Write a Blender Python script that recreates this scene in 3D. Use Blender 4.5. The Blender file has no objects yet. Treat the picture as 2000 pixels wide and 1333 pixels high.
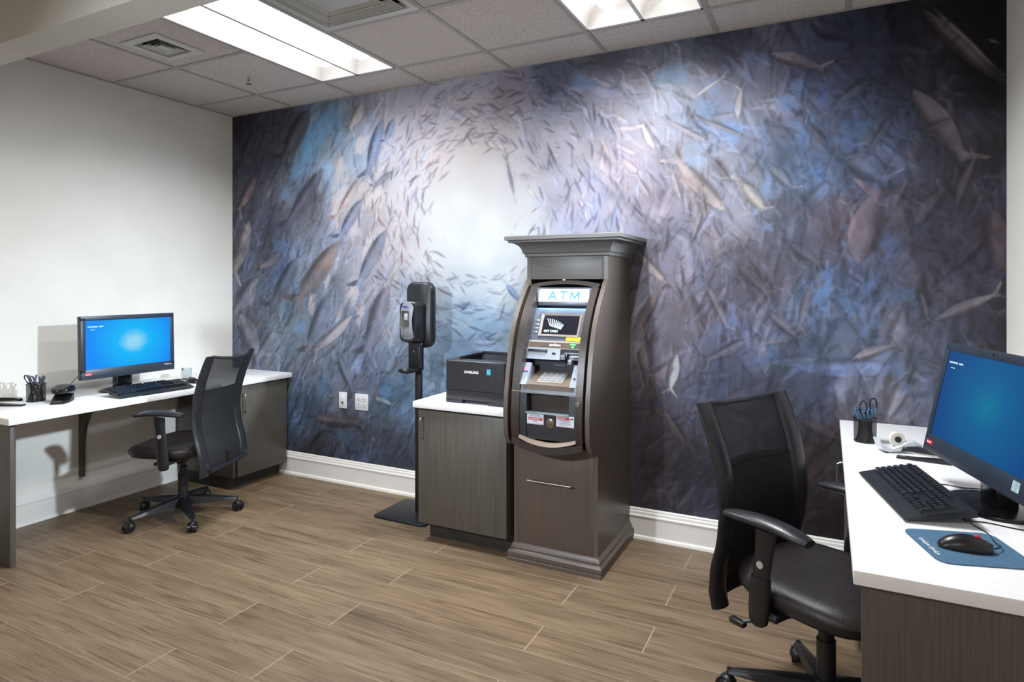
import bpy, bmesh, math, random
import numpy as np
from mathutils import Vector, Matrix
random.seed(7); RNG = np.random.default_rng(11)
SC = bpy.context.scene
COL = SC.collection
PI = math.pi
H = 2.736            # ceiling height
W = 4.913            # back wall width
# ------------------------------------------------------------------ camera
cam = bpy.data.cameras.new('camera'); cam.sensor_width = 36; cam.lens = 36*1223.9/2000
cam.shift_y = -(666.5-555.6)/2000; cam.clip_start = .05
co = bpy.data.objects.new('camera', cam); COL.objects.link(co)
co.location = (4.208, -3.439, 1.411); co.rotation_euler = (PI/2, 0, .466); SC.camera = co
# ------------------------------------------------------------------ colour management, world, lamps
SC.view_settings.view_transform = 'Standard'; SC.view_settings.look = 'None'
SC.view_settings.gamma = 1; SC.view_settings.use_curve_mapping = False
SC.view_settings.exposure = 0.0
wd = bpy.data.worlds.new('world'); SC.world = wd; wd.use_nodes = True
wd.node_tree.nodes['Background'].inputs[0].default_value = (.55, .5, .46, 1)
wd.node_tree.nodes['Background'].inputs[1].default_value = .15
def lamp(name, loc, to, size, power, col, shape='DISK', sy=None, spread=None):
    l = bpy.data.lights.new(name, 'AREA'); l.shape = shape; l.size = size
    if sy: l.size_y = sy
    l.energy = power; l.color = col
    if spread: l.spread = spread
    o = bpy.data.objects.new(name, l); COL.objects.link(o); o.location = loc
    o.rotation_euler = (Vector(to)-Vector(loc)).to_track_quat('-Z', 'Y').to_euler()
    return o
# daylight-balanced photographic flash standing left of the camera
lamp('flash_lamp', (2.35, -3.75, 1.85), (2.5, 0, .92), .13, 18.5, (.80, .90, 1.0), spread=math.radians(92))
# second flash head on a stand against the right wall, out of frame, turned to the left workstation
lamp('flash_lamp', (4.84, -.66, 2.12), (0, -1.15, .62), .13, 11, (.76, .89, 1.0), spread=math.radians(46))
# warm fill lamps, added unseen at ceiling height behind the camera
lamp('fill_lamp', (1.6, -5.2, 2.70), (1.6, -5.2, 0), 1.2, 30, (1.0, .92, .84), 'RECTANGLE', .6)
lamp('fill_lamp', (3.9, -4.9, 2.70), (3.9, -4.9, 0), 1.2, 30, (1.0, .92, .84), 'RECTANGLE', .6)
TUBE_POWER = 7.0     # look of the lens
LAMP_WATTS = 16.0    # light sent down by each of the four lamps
LAMP_SPREAD = 146
# ------------------------------------------------------------------ material helpers
def s2l(c):
    c = [x/255 for x in c]
    return tuple(x/12.92 if x <= .04045 else ((x+.055)/1.055)**2.4 for x in c) + (1,)
class NT:
    def __init__(s, m):
        m.use_nodes = True; s.t = m.node_tree; s.n = s.t.nodes; s.b = s.n['Principled BSDF']
    def new(s, typ, **kw):
        n = s.n.new(typ)
        for k, v in kw.items():
            if k in n.inputs.keys() if hasattr(n.inputs, 'keys') else False: n.inputs[k].default_value = v
            else: setattr(n, k, v)
        return n
    def link(s, a, b): s.t.links.new(a, b)
def mat(name, col, rough=.5, metal=0, col2=None, scale=(1, 1, 1), nscale=8, detail=4, lo=.35, hi=.65, bump=0, bscale=None,
        bdetail=3, emit=None, estr=0, alpha=None, trans=0, spec=None, coords='Object', rand=0, coat=0, ior=None):
    m = bpy.data.materials.new(name); t = NT(m); b = t.b
    b.inputs['Base Color'].default_value = s2l(col); b.inputs['Roughness'].default_value = rough
    b.inputs['Metallic'].default_value = metal
    if spec is not None: b.inputs['Specular IOR Level'].default_value = spec
    if coat: b.inputs['Coat Weight'].default_value = coat
    if ior: b.inputs['IOR'].default_value = ior
    if trans: b.inputs['Transmission Weight'].default_value = trans
    if emit is not None:
        b.inputs['Emission Color'].default_value = s2l(emit); b.inputs['Emission Strength'].default_value = estr
    if alpha is not None: b.inputs['Alpha'].default_value = alpha
    if col2 is not None or bump:
        tc = t.new('ShaderNodeTexCoord'); mp = t.new('ShaderNodeMapping'); mp.inputs['Scale'].default_value = scale
        t.link(tc.outputs[coords], mp.inputs['Vector'])
        src = mp.outputs['Vector']
        if rand:
            oi = t.new('ShaderNodeObjectInfo'); mu = t.new('ShaderNodeMath', operation='MULTIPLY'); mu.inputs[1].default_value = 40
            t.link(oi.outputs['Random'], mu.inputs[0])
            va = t.new('ShaderNodeVectorMath', operation='ADD'); t.link(src, va.inputs[0]); t.link(mu.outputs[0], va.inputs[1]); src = va.outputs[0]
    if col2 is not None:
        nz = t.new('ShaderNodeTexNoise'); nz.inputs['Scale'].default_value = nscale; nz.inputs['Detail'].default_value = detail
        t.link(src, nz.inputs['Vector'])
        rp = t.new('ShaderNodeValToRGB'); rp.color_ramp.elements[0].position = lo; rp.color_ramp.elements[1].position = hi
        rp.color_ramp.elements[0].color = s2l(col); rp.color_ramp.elements[1].color = s2l(col2)
        t.link(nz.outputs['Fac'], rp.inputs['Fac']); out = rp.outputs['Color']
        if rand:
            hs = t.new('ShaderNodeHueSaturation'); mr = t.new('ShaderNodeMapRange')
            mr.inputs['To Min'].default_value = 1-rand; mr.inputs['To Max'].default_value = 1+rand
            t.link(oi.outputs['Random'], mr.inputs['Value']); t.link(mr.outputs[0], hs.inputs['Value']); t.link(out, hs.inputs['Color']); out = hs.outputs['Color']
        t.link(out, b.inputs['Base Color'])
    if bump:
        nb = t.new('ShaderNodeTexNoise'); nb.inputs['Scale'].default_value = bscale or nscale*3; nb.inputs['Detail'].default_value = bdetail
        t.link(src, nb.inputs['Vector'])
        bp = t.new('ShaderNodeBump'); bp.inputs['Strength'].default_value = bump; bp.inputs['Distance'].default_value = .002
        t.link(nb.outputs['Fac'], bp.inputs['Height']); t.link(bp.outputs['Normal'], b.inputs['Normal'])
    return m
M = {}
M['wall'] = mat('wall_paint', (226, 224, 218), .75, col2=(220, 218, 212), nscale=3, bump=.12, bscale=220, spec=.2)
M['soffit'] = mat('soffit_paint', (206, 203, 196), .8, col2=(200, 198, 192), nscale=3, bump=.1, bscale=200, spec=.2)
M['trim'] = mat('trim_paint', (228, 224, 220), .35, col2=(222, 219, 214), nscale=4)
M['worktop'] = mat('white_laminate', (240, 240, 242), .38, col2=(236, 236, 239), nscale=90, lo=.45, hi=.7)
M['laminate'] = mat('dark_wood_laminate', (74, 70, 65), .42, col2=(90, 85, 79), scale=(60, 60, 1.6), nscale=3, detail=6, lo=.3, hi=.7, bump=.08, bscale=8)
M['laminate_edge'] = mat('laminate_edge', (98, 98, 102), .45, col2=(88, 88, 92), nscale=12)
M['toekick'] = mat('toe_kick_board', (38, 34, 32), .6, col2=(46, 42, 40), nscale=9)
M['atmwood'] = mat('taupe_painted_wood', (86, 76, 69), .36, col2=(92, 82, 75), scale=(50, 50, 1.5), nscale=2.5, detail=6, lo=.3, hi=.7, bump=.12, bscale=7)
M['atmwood_sheen'] = mat('sheen_tinted_cross_grain_wood', (96, 94, 93), .42, col2=(106, 104, 103), scale=(2, 40, 40), nscale=3, detail=6, lo=.3, hi=.7, bump=.15, bscale=6)  # cool flash sheen on header and crown put into this greyer colour
M['steel'] = mat('brushed_steel', (190, 186, 180), .28, 1, col2=(170, 166, 160), nscale=40)
M['blackplastic'] = mat('black_plastic', (22, 23, 27), .42, col2=(27, 28, 33), nscale=30, bump=.05, bscale=300)
M['glossblack'] = mat('glossy_black_plastic', (12, 13, 17), .2, col2=(16, 17, 22), nscale=20)
M['keys'] = mat('key_plastic', (26, 29, 36), .38, col2=(32, 36, 44), nscale=30)
M['leather'] = mat('black_leatherette', (29, 29, 33), .34, col2=(38, 38, 43), nscale=30, bump=.25, bscale=160)
M['seatcloth'] = mat('dark_seat_leatherette', (34, 29, 30), .42, col2=(42, 36, 37), nscale=40, bump=.3, bscale=200)
M['bezel'] = mat('monitor_bezel', (38, 47, 60), .38, col2=(42, 52, 66), nscale=30)  # blue cast of screen and flash reflections put into the base colour
M['ceiltile'] = mat('ceiling_tile', (172, 164, 159), .9, col2=(204, 196, 192), nscale=170, detail=2, lo=.36, hi=.5, bump=.5, bscale=170, spec=.1, rand=.02)
M['tee'] = mat('ceiling_tee', (168, 163, 159), .5, col2=(162, 158, 154), nscale=9)
M['vent'] = mat('white_vent_metal', (200, 202, 198), .45, col2=(194, 196, 192), nscale=9)
M['ventdark'] = mat('duct_dark', (26, 28, 28), .8, col2=(20, 22, 22), nscale=9)
M['reflector'] = mat('white_enamel_reflector', (222, 221, 220), .35, col2=(216, 215, 214), nscale=9)
M['tube'] = mat('lamp_lens', (255, 255, 255), .5, emit=(255, 250, 244), estr=TUBE_POWER)
M['button'] = mat('light_button', (176, 172, 168), .4)
M['outlet'] = mat('outlet_plastic', (224, 224, 228), .35, col2=(218, 218, 222), nscale=20)
M['slotdark'] = mat('slot_dark', (30, 34, 44), .6, col2=(24, 28, 36), nscale=20)
M['grout'] = mat('grout', (160, 142, 122), .85, col2=(146, 130, 112), nscale=30)
# floor planks: grain runs along X, a random offset per plank
def floor_mat():
    m = bpy.data.materials.new('wood_look_porcelain'); t = NT(m); b = t.b
    tc = t.new('ShaderNodeTexCoord'); oi = t.new('ShaderNodeObjectInfo')
    mu = t.new('ShaderNodeMath', operation='MULTIPLY'); mu.inputs[1].default_value = 60; t.link(oi.outputs['Random'], mu.inputs[0])
    va = t.new('ShaderNodeVectorMath', operation='ADD'); t.link(tc.outputs['Object'], va.inputs[0]); t.link(mu.outputs[0], va.inputs[1])
    def noise(sc, ns, det, dist=0):
        mp = t.new('ShaderNodeMapping'); mp.inputs['Scale'].default_value = sc; t.link(va.outputs[0], mp.inputs['Vector'])
        n = t.new('ShaderNodeTexNoise'); n.inputs['Scale'].default_value = ns; n.inputs['Detail'].default_value = det
        n.inputs['Distortion'].default_value = dist; t.link(mp.outputs[0], n.inputs['Vector']); return n.outputs['Fac']
    def ramp(f, stops):
        r = t.new('ShaderNodeValToRGB'); e = r.color_ramp.elements
        while len(e) < len(stops): e.new(.5)
        for k, (p, c) in enumerate(stops): e[k].position = p; e[k].color = s2l(c)
        t.link(f, r.inputs['Fac']); return r.outputs['Color']
    big = ramp(noise((.9, 5, 1), 1.6, 3, .6), [(.3, (112, 94, 74)), (.5, (128, 108, 86)), (.72, (142, 122, 98))])
    fine = ramp(noise((1.3, 38, 1), 3, 8, .4), [(.28, (196, 192, 188)), (.52, (230, 228, 226)), (.75, (255, 253, 250))])
    dark = ramp(noise((1.1, 16, 1), 2.2, 6, 1.6), [(.34, (198, 190, 184)), (.48, (255, 255, 255))])
    mx = t.new('ShaderNodeMix', data_type='RGBA', blend_type='MULTIPLY'); mx.inputs[0].default_value = .85
    t.link(big, mx.inputs[6]); t.link(fine, mx.inputs[7])
    m2 = t.new('ShaderNodeMix', data_type='RGBA', blend_type='MULTIPLY'); m2.inputs[0].default_value = .75
    t.link(mx.outputs[2], m2.inputs[6]); t.link(dark, m2.inputs[7])
    hs = t.new('ShaderNodeHueSaturation'); mr = t.new('ShaderNodeMapRange'); mr.inputs['To Min'].default_value = .93; mr.inputs['To Max'].default_value = 1.1
    t.link(oi.outputs['Random'], mr.inputs['Value']); t.link(mr.outputs[0], hs.inputs['Value']); t.link(m2.outputs[2], hs.inputs['Color'])
    t.link(hs.outputs['Color'], b.inputs['Base Color']); b.inputs['Roughness'].default_value = .48
    b.inputs['Specular IOR Level'].default_value = .4
    bp = t.new('ShaderNodeBump'); bp.inputs['Strength'].default_value = .12; bp.inputs['Distance'].default_value = .001
    t.link(noise((1.3, 38, 1), 3, 8, .4), bp.inputs['Height']); t.link(bp.outputs['Normal'], b.inputs['Normal'])
    return m
M['plank'] = floor_mat()
# ------------------------------------------------------------------ mesh helpers
class MB:
    def __init__(s): s.bm = bmesh.new()
    def merge(s, b, mtx=None):
        if mtx is not None: bmesh.ops.transform(b, matrix=mtx, verts=b.verts)
        me = bpy.data.meshes.new('t'); b.to_mesh(me); b.free(); s.bm.from_mesh(me); bpy.data.meshes.remove(me); return s
    def box(s, x0, x1, y0, y1, z0, z1, bev=0, seg=2, mtx=None):
        b = bmesh.new(); bmesh.ops.create_cube(b, size=1)
        bmesh.ops.transform(b, matrix=Matrix.Translation(((x0+x1)/2, (y0+y1)/2, (z0+z1)/2)) @ Matrix.Diagonal((abs(x1-x0), abs(y1-y0), abs(z1-z0), 1)), verts=b.verts)
        if bev: bmesh.ops.bevel(b, geom=b.edges[:], offset=bev, segments=seg, affect='EDGES', profile=.5)
        return s.merge(b, mtx)
    def cyl(s, p0, p1, r, r2=None, n=20, cap=True):
        p0, p1 = Vector(p0), Vector(p1); d = p1-p0
        b = bmesh.new(); bmesh.ops.create_cone(b, cap_ends=cap, segments=n, radius1=r, radius2=r if r2 is None else r2, depth=d.length)
        return s.merge(b, Matrix.Translation((p0+p1)/2) @ d.to_track_quat('Z', 'Y').to_matrix().to_4x4())
    def sph(s, c, r, sc=(1, 1, 1), n=16, mtx=None):
        b = bmesh.new(); bmesh.ops.create_uvsphere(b, u_segments=n, v_segments=max(6, n//2), radius=r)
        bmesh.ops.transform(b, matrix=Matrix.Translation(c) @ Matrix.Diagonal((*sc, 1)), verts=b.verts); return s.merge(b, mtx)
    def tube(s, pts, r, n=8):
        pts = [Vector(p) for p in pts]; b = s.bm; rings = []; up = Vector((0, 0, 1))
        for i, p in enumerate(pts):
            d = (pts[min(i+1, len(pts)-1)]-pts[max(i-1, 0)]).normalized()
            a = d.cross(up)
            if a.length < .05: a = d.cross(Vector((1, 0, 0)))
            a.normalize(); c = d.cross(a)
            rings.append([b.verts.new(p+a*(math.cos(2*PI*k/n)*r)+c*(math.sin(2*PI*k/n)*r)) for k in range(n)])
        for u, v in zip(rings, rings[1:]):
            for k in range(n): b.faces.new((u[k], u[(k+1) % n], v[(k+1) % n], v[k]))
        b.faces.new(rings[0][::-1]); b.faces.new(rings[-1]); return s
    def prism(s, poly, f, a, b_):
        """poly: list of 2D points; f(u,v,t) -> 3D; extruded from t=a to t=b_"""
        b = s.bm; A = [b.verts.new(f(u, v, a)) for u, v in poly]; B = [b.verts.new(f(u, v, b_)) for u, v in poly]
        n = len(poly); b.faces.new(A[::-1]); b.faces.new(B)
        for k in range(n): b.faces.new((A[k], A[(k+1) % n], B[(k+1) % n], B[k]))
        return s
    def loft(s, rings, close=True, caps=True):
        b = s.bm; R = [[b.verts.new(p) for p in r] for r in rings]; n = len(R[0])
        for u, v in zip(R, R[1:]):
            for k in range(n if close else n-1): b.faces.new((u[k], u[(k+1) % n], v[(k+1) % n], v[k]))
        if caps: b.faces.new(R[0][::-1]); b.faces.new(R[-1])
        return s
    def grid(s, rows):
        return s.loft(rows, close=False, caps=False)
    def quad(s, *p):
        s.bm.faces.new([s.bm.verts.new(q) for q in p]); return s
    def lathe(s, prof, c=(0, 0, 0), n=24, cap=False):
        cx, cy, cz = c
        R = [[(cx+r*math.cos(2*PI*k/n), cy+r*math.sin(2*PI*k/n), cz+z) for k in range(n)] for r, z in prof]
        return s.loft(R, True, cap)
def finish(bm, smooth=True, ang=40):
    bmesh.ops.recalc_face_normals(bm, faces=bm.faces)
    if smooth:
        for f in bm.faces: f.smooth = True
        lim = math.radians(ang)
        for e in bm.edges:
            if len(e.link_faces) == 2 and e.calc_face_angle(0) > lim: e.smooth = False
def tagp(o, label=None, cat=None, group=None, kind=None):
    for k, v in (('label', label), ('category', cat), ('group', group), ('kind', kind)):
        if v: o[k] = v
    return o
WORLD = {}
def root(name, loc, rot=0, label=None, cat=None, group=None, kind=None):
    o = bpy.data.objects.new(name, None); COL.objects.link(o); o.empty_display_size = .05
    o.location = loc; o.rotation_euler = (0, 0, rot); WORLD[o.name] = Matrix.Translation(loc) @ Matrix.Rotation(rot, 4, 'Z')
    return tagp(o, label, cat, group, kind)
def part(name, mb, m, par=None, world=False, label=None, kind=None, smooth=True, ang=40, sub=0):
    """link mb as one mesh; world=True: vertices are in world space"""
    finish(mb.bm, smooth, ang)
    if world and par is not None: bmesh.ops.transform(mb.bm, matrix=WORLD[par.name].inverted(), verts=mb.bm.verts)
    me = bpy.data.meshes.new(name); mb.bm.to_mesh(me); mb.bm.free()
    me.materials.append(M[m] if isinstance(m, str) else m)
    o = bpy.data.objects.new(name, me); COL.objects.link(o)
    if par is not None: o.parent = par; WORLD[o.name] = WORLD[par.name]
    else: WORLD[o.name] = Matrix.Identity(4)
    if sub:
        md = o.modifiers.new('s', 'SUBSURF'); md.levels = sub; md.render_levels = sub
    return tagp(o, label, kind=kind)
def copy_tree(o, par=None):
    c = o.copy(); COL.objects.link(c)
    if par is not None: c.parent = par
    for ch in list(o.children): copy_tree(ch, c)
    return c
def single(name, mb, m, loc, label, cat, group=None, **kw):
    """thing that is one mesh, origin at loc, vertices given in world space"""
    bmesh.ops.translate(mb.bm, vec=-Vector(loc), verts=mb.bm.verts)
    o = part(name, mb, m, **kw); o.location = loc; WORLD[o.name] = Matrix.Translation(loc)
    return tagp(o, label, cat, group)
def text(body, size, org, right, up, m, par, name='lettering', bold=0, shear=0, space=1, xs=1, world=True, align='LEFT'):
    c = bpy.data.curves.new(name, 'FONT'); c.body = body; c.size = size; c.extrude = .0003; c.offset = bold; c.shear = shear
    c.space_character = space; c.align_x = align
    c.materials.append(M[m] if isinstance(m, str) else m)
    o = bpy.data.objects.new(name, c); COL.objects.link(o)
    r = Vector(right).normalized(); u = Vector(up).normalized(); n = r.cross(u)
    mx = Matrix((( r.x*xs, u.x, n.x, org[0]), (r.y*xs, u.y, n.y, org[1]), (r.z*xs, u.z, n.z, org[2]), (0, 0, 0, 1)))
    if world and par is not None: mx = WORLD[par.name].inverted() @ mx
    me = bpy.data.meshes.new_from_object(o.evaluated_get(bpy.context.evaluated_depsgraph_get())); me.name = name
    bpy.data.objects.remove(o); o = bpy.data.objects.new(name, me); COL.objects.link(o)
    o.parent = par; o.matrix_local = mx
    return o
def flat(col, rough=.5, name='print', **kw): return mat(name, col, rough, **kw)
# ------------------------------------------------------------------ pixel <-> back wall helper used only to lay out the mural print
CX, CY, CZ, FPX, YH, YAW = 4.208, -3.439, 1.411, 1223.9, 555.6, .466
def on_wall(u, v):
    s, c = math.sin(YAW), math.cos(YAW); r = (u-1000)/FPX; z = -(v-YH)/FPX
    t = -CY/(s*r+c); return CX+t*(c*r-s), CZ+t*z
# ------------------------------------------------------------------ MURAL PRINT (flat print on the back wall, painted in numpy)
def mural_image():
    PPM = 430; IW, IH = int(W*PPM), int(H*PPM)
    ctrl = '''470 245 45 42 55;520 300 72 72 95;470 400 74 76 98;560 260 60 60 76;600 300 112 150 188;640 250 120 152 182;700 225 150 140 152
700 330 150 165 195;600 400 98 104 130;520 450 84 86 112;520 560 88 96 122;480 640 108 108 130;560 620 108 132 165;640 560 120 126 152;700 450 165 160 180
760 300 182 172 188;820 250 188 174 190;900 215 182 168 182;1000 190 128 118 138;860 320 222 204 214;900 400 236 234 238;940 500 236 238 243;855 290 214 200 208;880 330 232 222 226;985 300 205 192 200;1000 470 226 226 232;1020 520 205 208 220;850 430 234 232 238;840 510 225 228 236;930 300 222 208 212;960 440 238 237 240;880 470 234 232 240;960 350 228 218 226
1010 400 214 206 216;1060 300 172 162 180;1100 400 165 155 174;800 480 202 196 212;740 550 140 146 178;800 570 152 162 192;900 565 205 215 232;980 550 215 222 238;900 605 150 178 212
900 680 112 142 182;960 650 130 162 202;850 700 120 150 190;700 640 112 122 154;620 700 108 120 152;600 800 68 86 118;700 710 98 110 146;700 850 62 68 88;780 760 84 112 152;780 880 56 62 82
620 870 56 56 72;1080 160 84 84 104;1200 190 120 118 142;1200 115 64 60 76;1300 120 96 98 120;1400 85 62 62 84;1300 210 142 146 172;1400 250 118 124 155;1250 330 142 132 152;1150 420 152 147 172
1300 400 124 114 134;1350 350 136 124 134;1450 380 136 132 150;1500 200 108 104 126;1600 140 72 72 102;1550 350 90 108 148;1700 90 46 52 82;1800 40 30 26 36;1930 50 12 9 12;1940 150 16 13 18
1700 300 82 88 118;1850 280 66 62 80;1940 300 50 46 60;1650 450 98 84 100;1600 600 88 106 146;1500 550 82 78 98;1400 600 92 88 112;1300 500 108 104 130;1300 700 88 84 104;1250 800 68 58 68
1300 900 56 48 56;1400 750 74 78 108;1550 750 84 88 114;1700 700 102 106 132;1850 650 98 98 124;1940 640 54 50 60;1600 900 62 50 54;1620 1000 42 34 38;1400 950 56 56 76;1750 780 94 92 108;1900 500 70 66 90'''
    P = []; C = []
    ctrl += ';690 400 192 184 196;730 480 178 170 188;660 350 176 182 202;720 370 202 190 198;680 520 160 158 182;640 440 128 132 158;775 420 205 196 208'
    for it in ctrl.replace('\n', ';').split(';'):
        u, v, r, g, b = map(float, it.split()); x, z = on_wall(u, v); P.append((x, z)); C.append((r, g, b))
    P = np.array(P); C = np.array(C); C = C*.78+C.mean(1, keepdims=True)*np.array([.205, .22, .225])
    gw, gh = 160, 90
    gx = np.linspace(0, W, gw); gz = np.linspace(0, H, gh); X, Z = np.meshgrid(gx, gz)
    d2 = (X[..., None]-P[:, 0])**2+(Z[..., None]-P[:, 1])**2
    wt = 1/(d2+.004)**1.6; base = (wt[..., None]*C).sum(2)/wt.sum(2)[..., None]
    def up(g):
        yi = np.linspace(0, g.shape[0]-1.001, IH); xi = np.linspace(0, g.shape[1]-1.001, IW)
        y0 = yi.astype(int); x0 = xi.astype(int); fy = (yi-y0)[:, None]; fx = (xi-x0)[None, :]
        if g.ndim == 3: fy = fy[..., None]; fx = fx[..., None]
        a = g[y0][:, x0]; b = g[y0][:, x0+1]; c = g[y0+1][:, x0]; d = g[y0+1][:, x0+1]
        return a*(1-fy)*(1-fx)+b*(1-fy)*fx+c*fy*(1-fx)+d*fy*fx
    img = up(base)
    def sample(x, z):
        j = min(gh-1, max(0, int(z/H*(gh-1)))); i = min(gw-1, max(0, int(x/W*(gw-1)))); return base[j, i]
    cx, cz = on_wall(935, 420)
    def fbm(fx_, fz_, oct_=4):
        out = 0; amp = 1
        for k in range(oct_):
            out = out+amp*up(RNG.normal(0, 1, (max(3, int(H*fz_*2**k)), max(3, int(W*fx_*2**k))))); amp *= .6
        return out/1.6
    mott = np.clip(fbm(5, 5, 5)*.9, -1.6, 1.6)
    def fish(x, z, L, wd, ang, col, a=.8, tail=True, shade=.18, soft=1.3, edge=.13):
        """x,z centre of the body, L length, wd width (metres), ang heading of the head"""
        px, pz = x*PPM, z*PPM; l = L*PPM/2; w = max(wd*PPM/2, .7)
        R = int(l*1.35+3); x0, x1 = max(0, int(px-R)), min(IW, int(px+R)+1); z0, z1 = max(0, int(pz-R)), min(IH, int(pz+R)+1)
        if x1 <= x0 or z1 <= z0: return
        XX, ZZ = np.meshgrid(np.arange(x0, x1)-px, np.arange(z0, z1)-pz); ca, sa = math.cos(ang), math.sin(ang)
        u = (XX*ca+ZZ*sa)/l; v = -XX*sa+ZZ*ca
        hw = w*np.clip(1-np.abs(u-.12)**1.9/np.where(u > .12, .88, 1.12)**1.9, 0, 1)**.85
        d = (hw-np.abs(v))
        if tail:
            tl = np.clip((-.72-u)/.5, 0, 1)
            th = np.where((u < -.72) & (u > -1.22), w*(.12+1.5*tl), 0); notch = w*1.15*np.clip((-.98-u)/.24, 0, 1)
            d = np.maximum(d, np.minimum(th-np.abs(v), np.abs(v)-notch+1.0))
        al = np.clip(d/soft, 0, 1)*a
        sh = 1+shade*np.clip(v/max(w, 1), -1, 1)*-1+.5*shade*np.cos(np.clip(v/max(w, 1), -1, 1)*5)
        c = np.array(col)[None, None]*sh[..., None]
        if w > 5:
            e = np.exp(-((u-.8)**2*(l*l)+(v-w*.12)**2)/3.0)[..., None]; c = c*(1-.6*e)
            c = c*(1+.05*np.sin(u*l*.9+v*.7))[..., None]
        S = img[z0:z1, x0:x1]
        if w > 6:     # faint dark edge behind the body and painterly mottling inside it
            ed = np.exp(-(d/3.5)**2)*edge*a; S *= 1-ed[..., None]; al = al*(.80+.20*np.clip(mott[z0:z1, x0:x1]*2.2, -1, 1))
            c = c*(1+.16*mott[z0:z1, x0:x1][..., None])*(1-.22*np.exp(-((v-w*.62)/(w*.32))**2))[..., None]
        S[:] = S*(1-al[..., None])+c*al[..., None]
    def blob(x, z, r, col, a=.7, asp=1.5, ang=0.):
        px, pz = x*PPM, z*PPM; R = int(r*PPM*2.2*asp)+2; x0, x1 = max(0, int(px-R)), min(IW, int(px+R)+1); z0, z1 = max(0, int(pz-R)), min(IH, int(pz+R)+1)
        if x1 <= x0 or z1 <= z0: return
        XX, ZZ = np.meshgrid(np.arange(x0, x1)-px, np.arange(z0, z1)-pz); ca, sa = math.cos(ang), math.sin(ang)
        u = (XX*ca+ZZ*sa)/(asp*r*PPM); v = (-XX*sa+ZZ*ca)/(r*PPM); th = np.arctan2(v, u)
        ph = RNG.uniform(0, 6.28, 3); rr = np.hypot(u, v)*(1+.22*np.sin(3*th+ph[0])+.15*np.sin(5*th+ph[1])+.1*np.sin(9*th+ph[2]))
        al = np.clip((1.05-rr)/.22, 0, 1)[..., None]*a; S = img[z0:z1, x0:x1]; S[:] = S*(1-al)+np.array(col)*al
    # school of small and middle fish, swirling round the bright opening
    def swirl(n, smin, smax, a, kmin, kmax, rmin=.1, soft=1.6):
        for _ in range(n):
            x = RNG.uniform(-.1, W+.1); z = RNG.uniform(0, H+.05)
            dx, dz = (x-cx), (z-cz)*1.05; r = math.hypot(dx, dz)
            if r < rmin: continue
            b = sample(x, z); lum = b.mean()
            if lum > 208 and RNG.random() < .9: continue
            k = min(1, r/2.6); L = RNG.uniform(smin, smax)*(.3+1.25*k)
            th = math.atan2(dz, dx)
            hd = th-PI/2+RNG.normal(0, .42)
            if x > cx+.5: hd = th-PI/2*RNG.uniform(.75, 1.0)+RNG.normal(0, .5)
            if x < cx-.35: hd = 1.0+RNG.normal(0, .35)
            if RNG.random() < .4: hd += PI
            q = RNG.random(); f = RNG.uniform(kmin, kmax)
            con = .30*(1-np.clip((lum-150)/80, 0, .6)); g_ = 1+con*RNG.uniform(-1, .85)
            w_ = RNG.normal(.12 if x > 2.4 else -.02, .55)
            c = b*g_*np.array([1+.085*w_, 1-.01*abs(w_), 1-.095*w_])
            fish(x, z, L, L*RNG.uniform(.19, .38), hd, np.clip(c, 4, 246), a*RNG.uniform(.5, 1), tail=L > .11, shade=.24, soft=soft, edge=.06)
    swirl(800, .18, .34, .62, .74, .96, soft=4)
    swirl(1800, .09, .2, .6, .70, .95, soft=3)
    swirl(1100, .05, .12, .5, .66, .95, soft=1.8)
    # light-blue gaps of water
    for s in '591 170 26;523 215 0;1523 215 24;1552 268 26;1655 283 34;1489 375 20;1591 346 14;1655 439 18;1738 492 26;1762 580 24;1669 585 22;1474 132 18;1684 244 20;1329 162 26;1300 148 20;1373 201 22;1427 274 20;1354 318 24;1134 167 18;1690 655 16;1747 728 20;1610 560 20;1400 640 16;1500 690 16;672 842 16;755 775 16;600 300 16;575 345 18;560 380 12;640 245 18;622 275 16;640 330 14;590 640 12;545 480 12;630 745 14;1560 190 16;1620 200 16;1500 440 14'.split(';'):
        u, v, r = map(float, s.split())
        if r < 1: continue
        x, z = on_wall(u, v); b = sample(x, z); x2, _ = on_wall(u+r, v)
        c = b*np.array([.93, 1.06, 1.16])+np.array([6, 11, 15])
        for _ in range(3): blob(x+RNG.normal(0, .03), z+RNG.normal(0, .03), abs(x2-x)*RNG.uniform(.45, .8), np.minimum(c, 235), .42, RNG.uniform(1, 2), RNG.uniform(0, 3))
    for s in '672 395 16;655 425 12;700 300 14;690 440 14;735 400 16;648 500 10;720 500 14;668 330 12;690 560 12;640 545 8;612 600 8;705 610 10'.split(';'):
        u, v, r = map(float, s.split()); x, z = on_wall(u, v); x2, _ = on_wall(u+r, v)
        for _ in range(3): blob(x+RNG.normal(0, .02), z+RNG.normal(0, .04), abs(x2-x)*RNG.uniform(.4, .75), (214, 206, 216), .5, RNG.uniform(1.2, 2.4), RNG.uniform(.8, 1.5))
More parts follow.
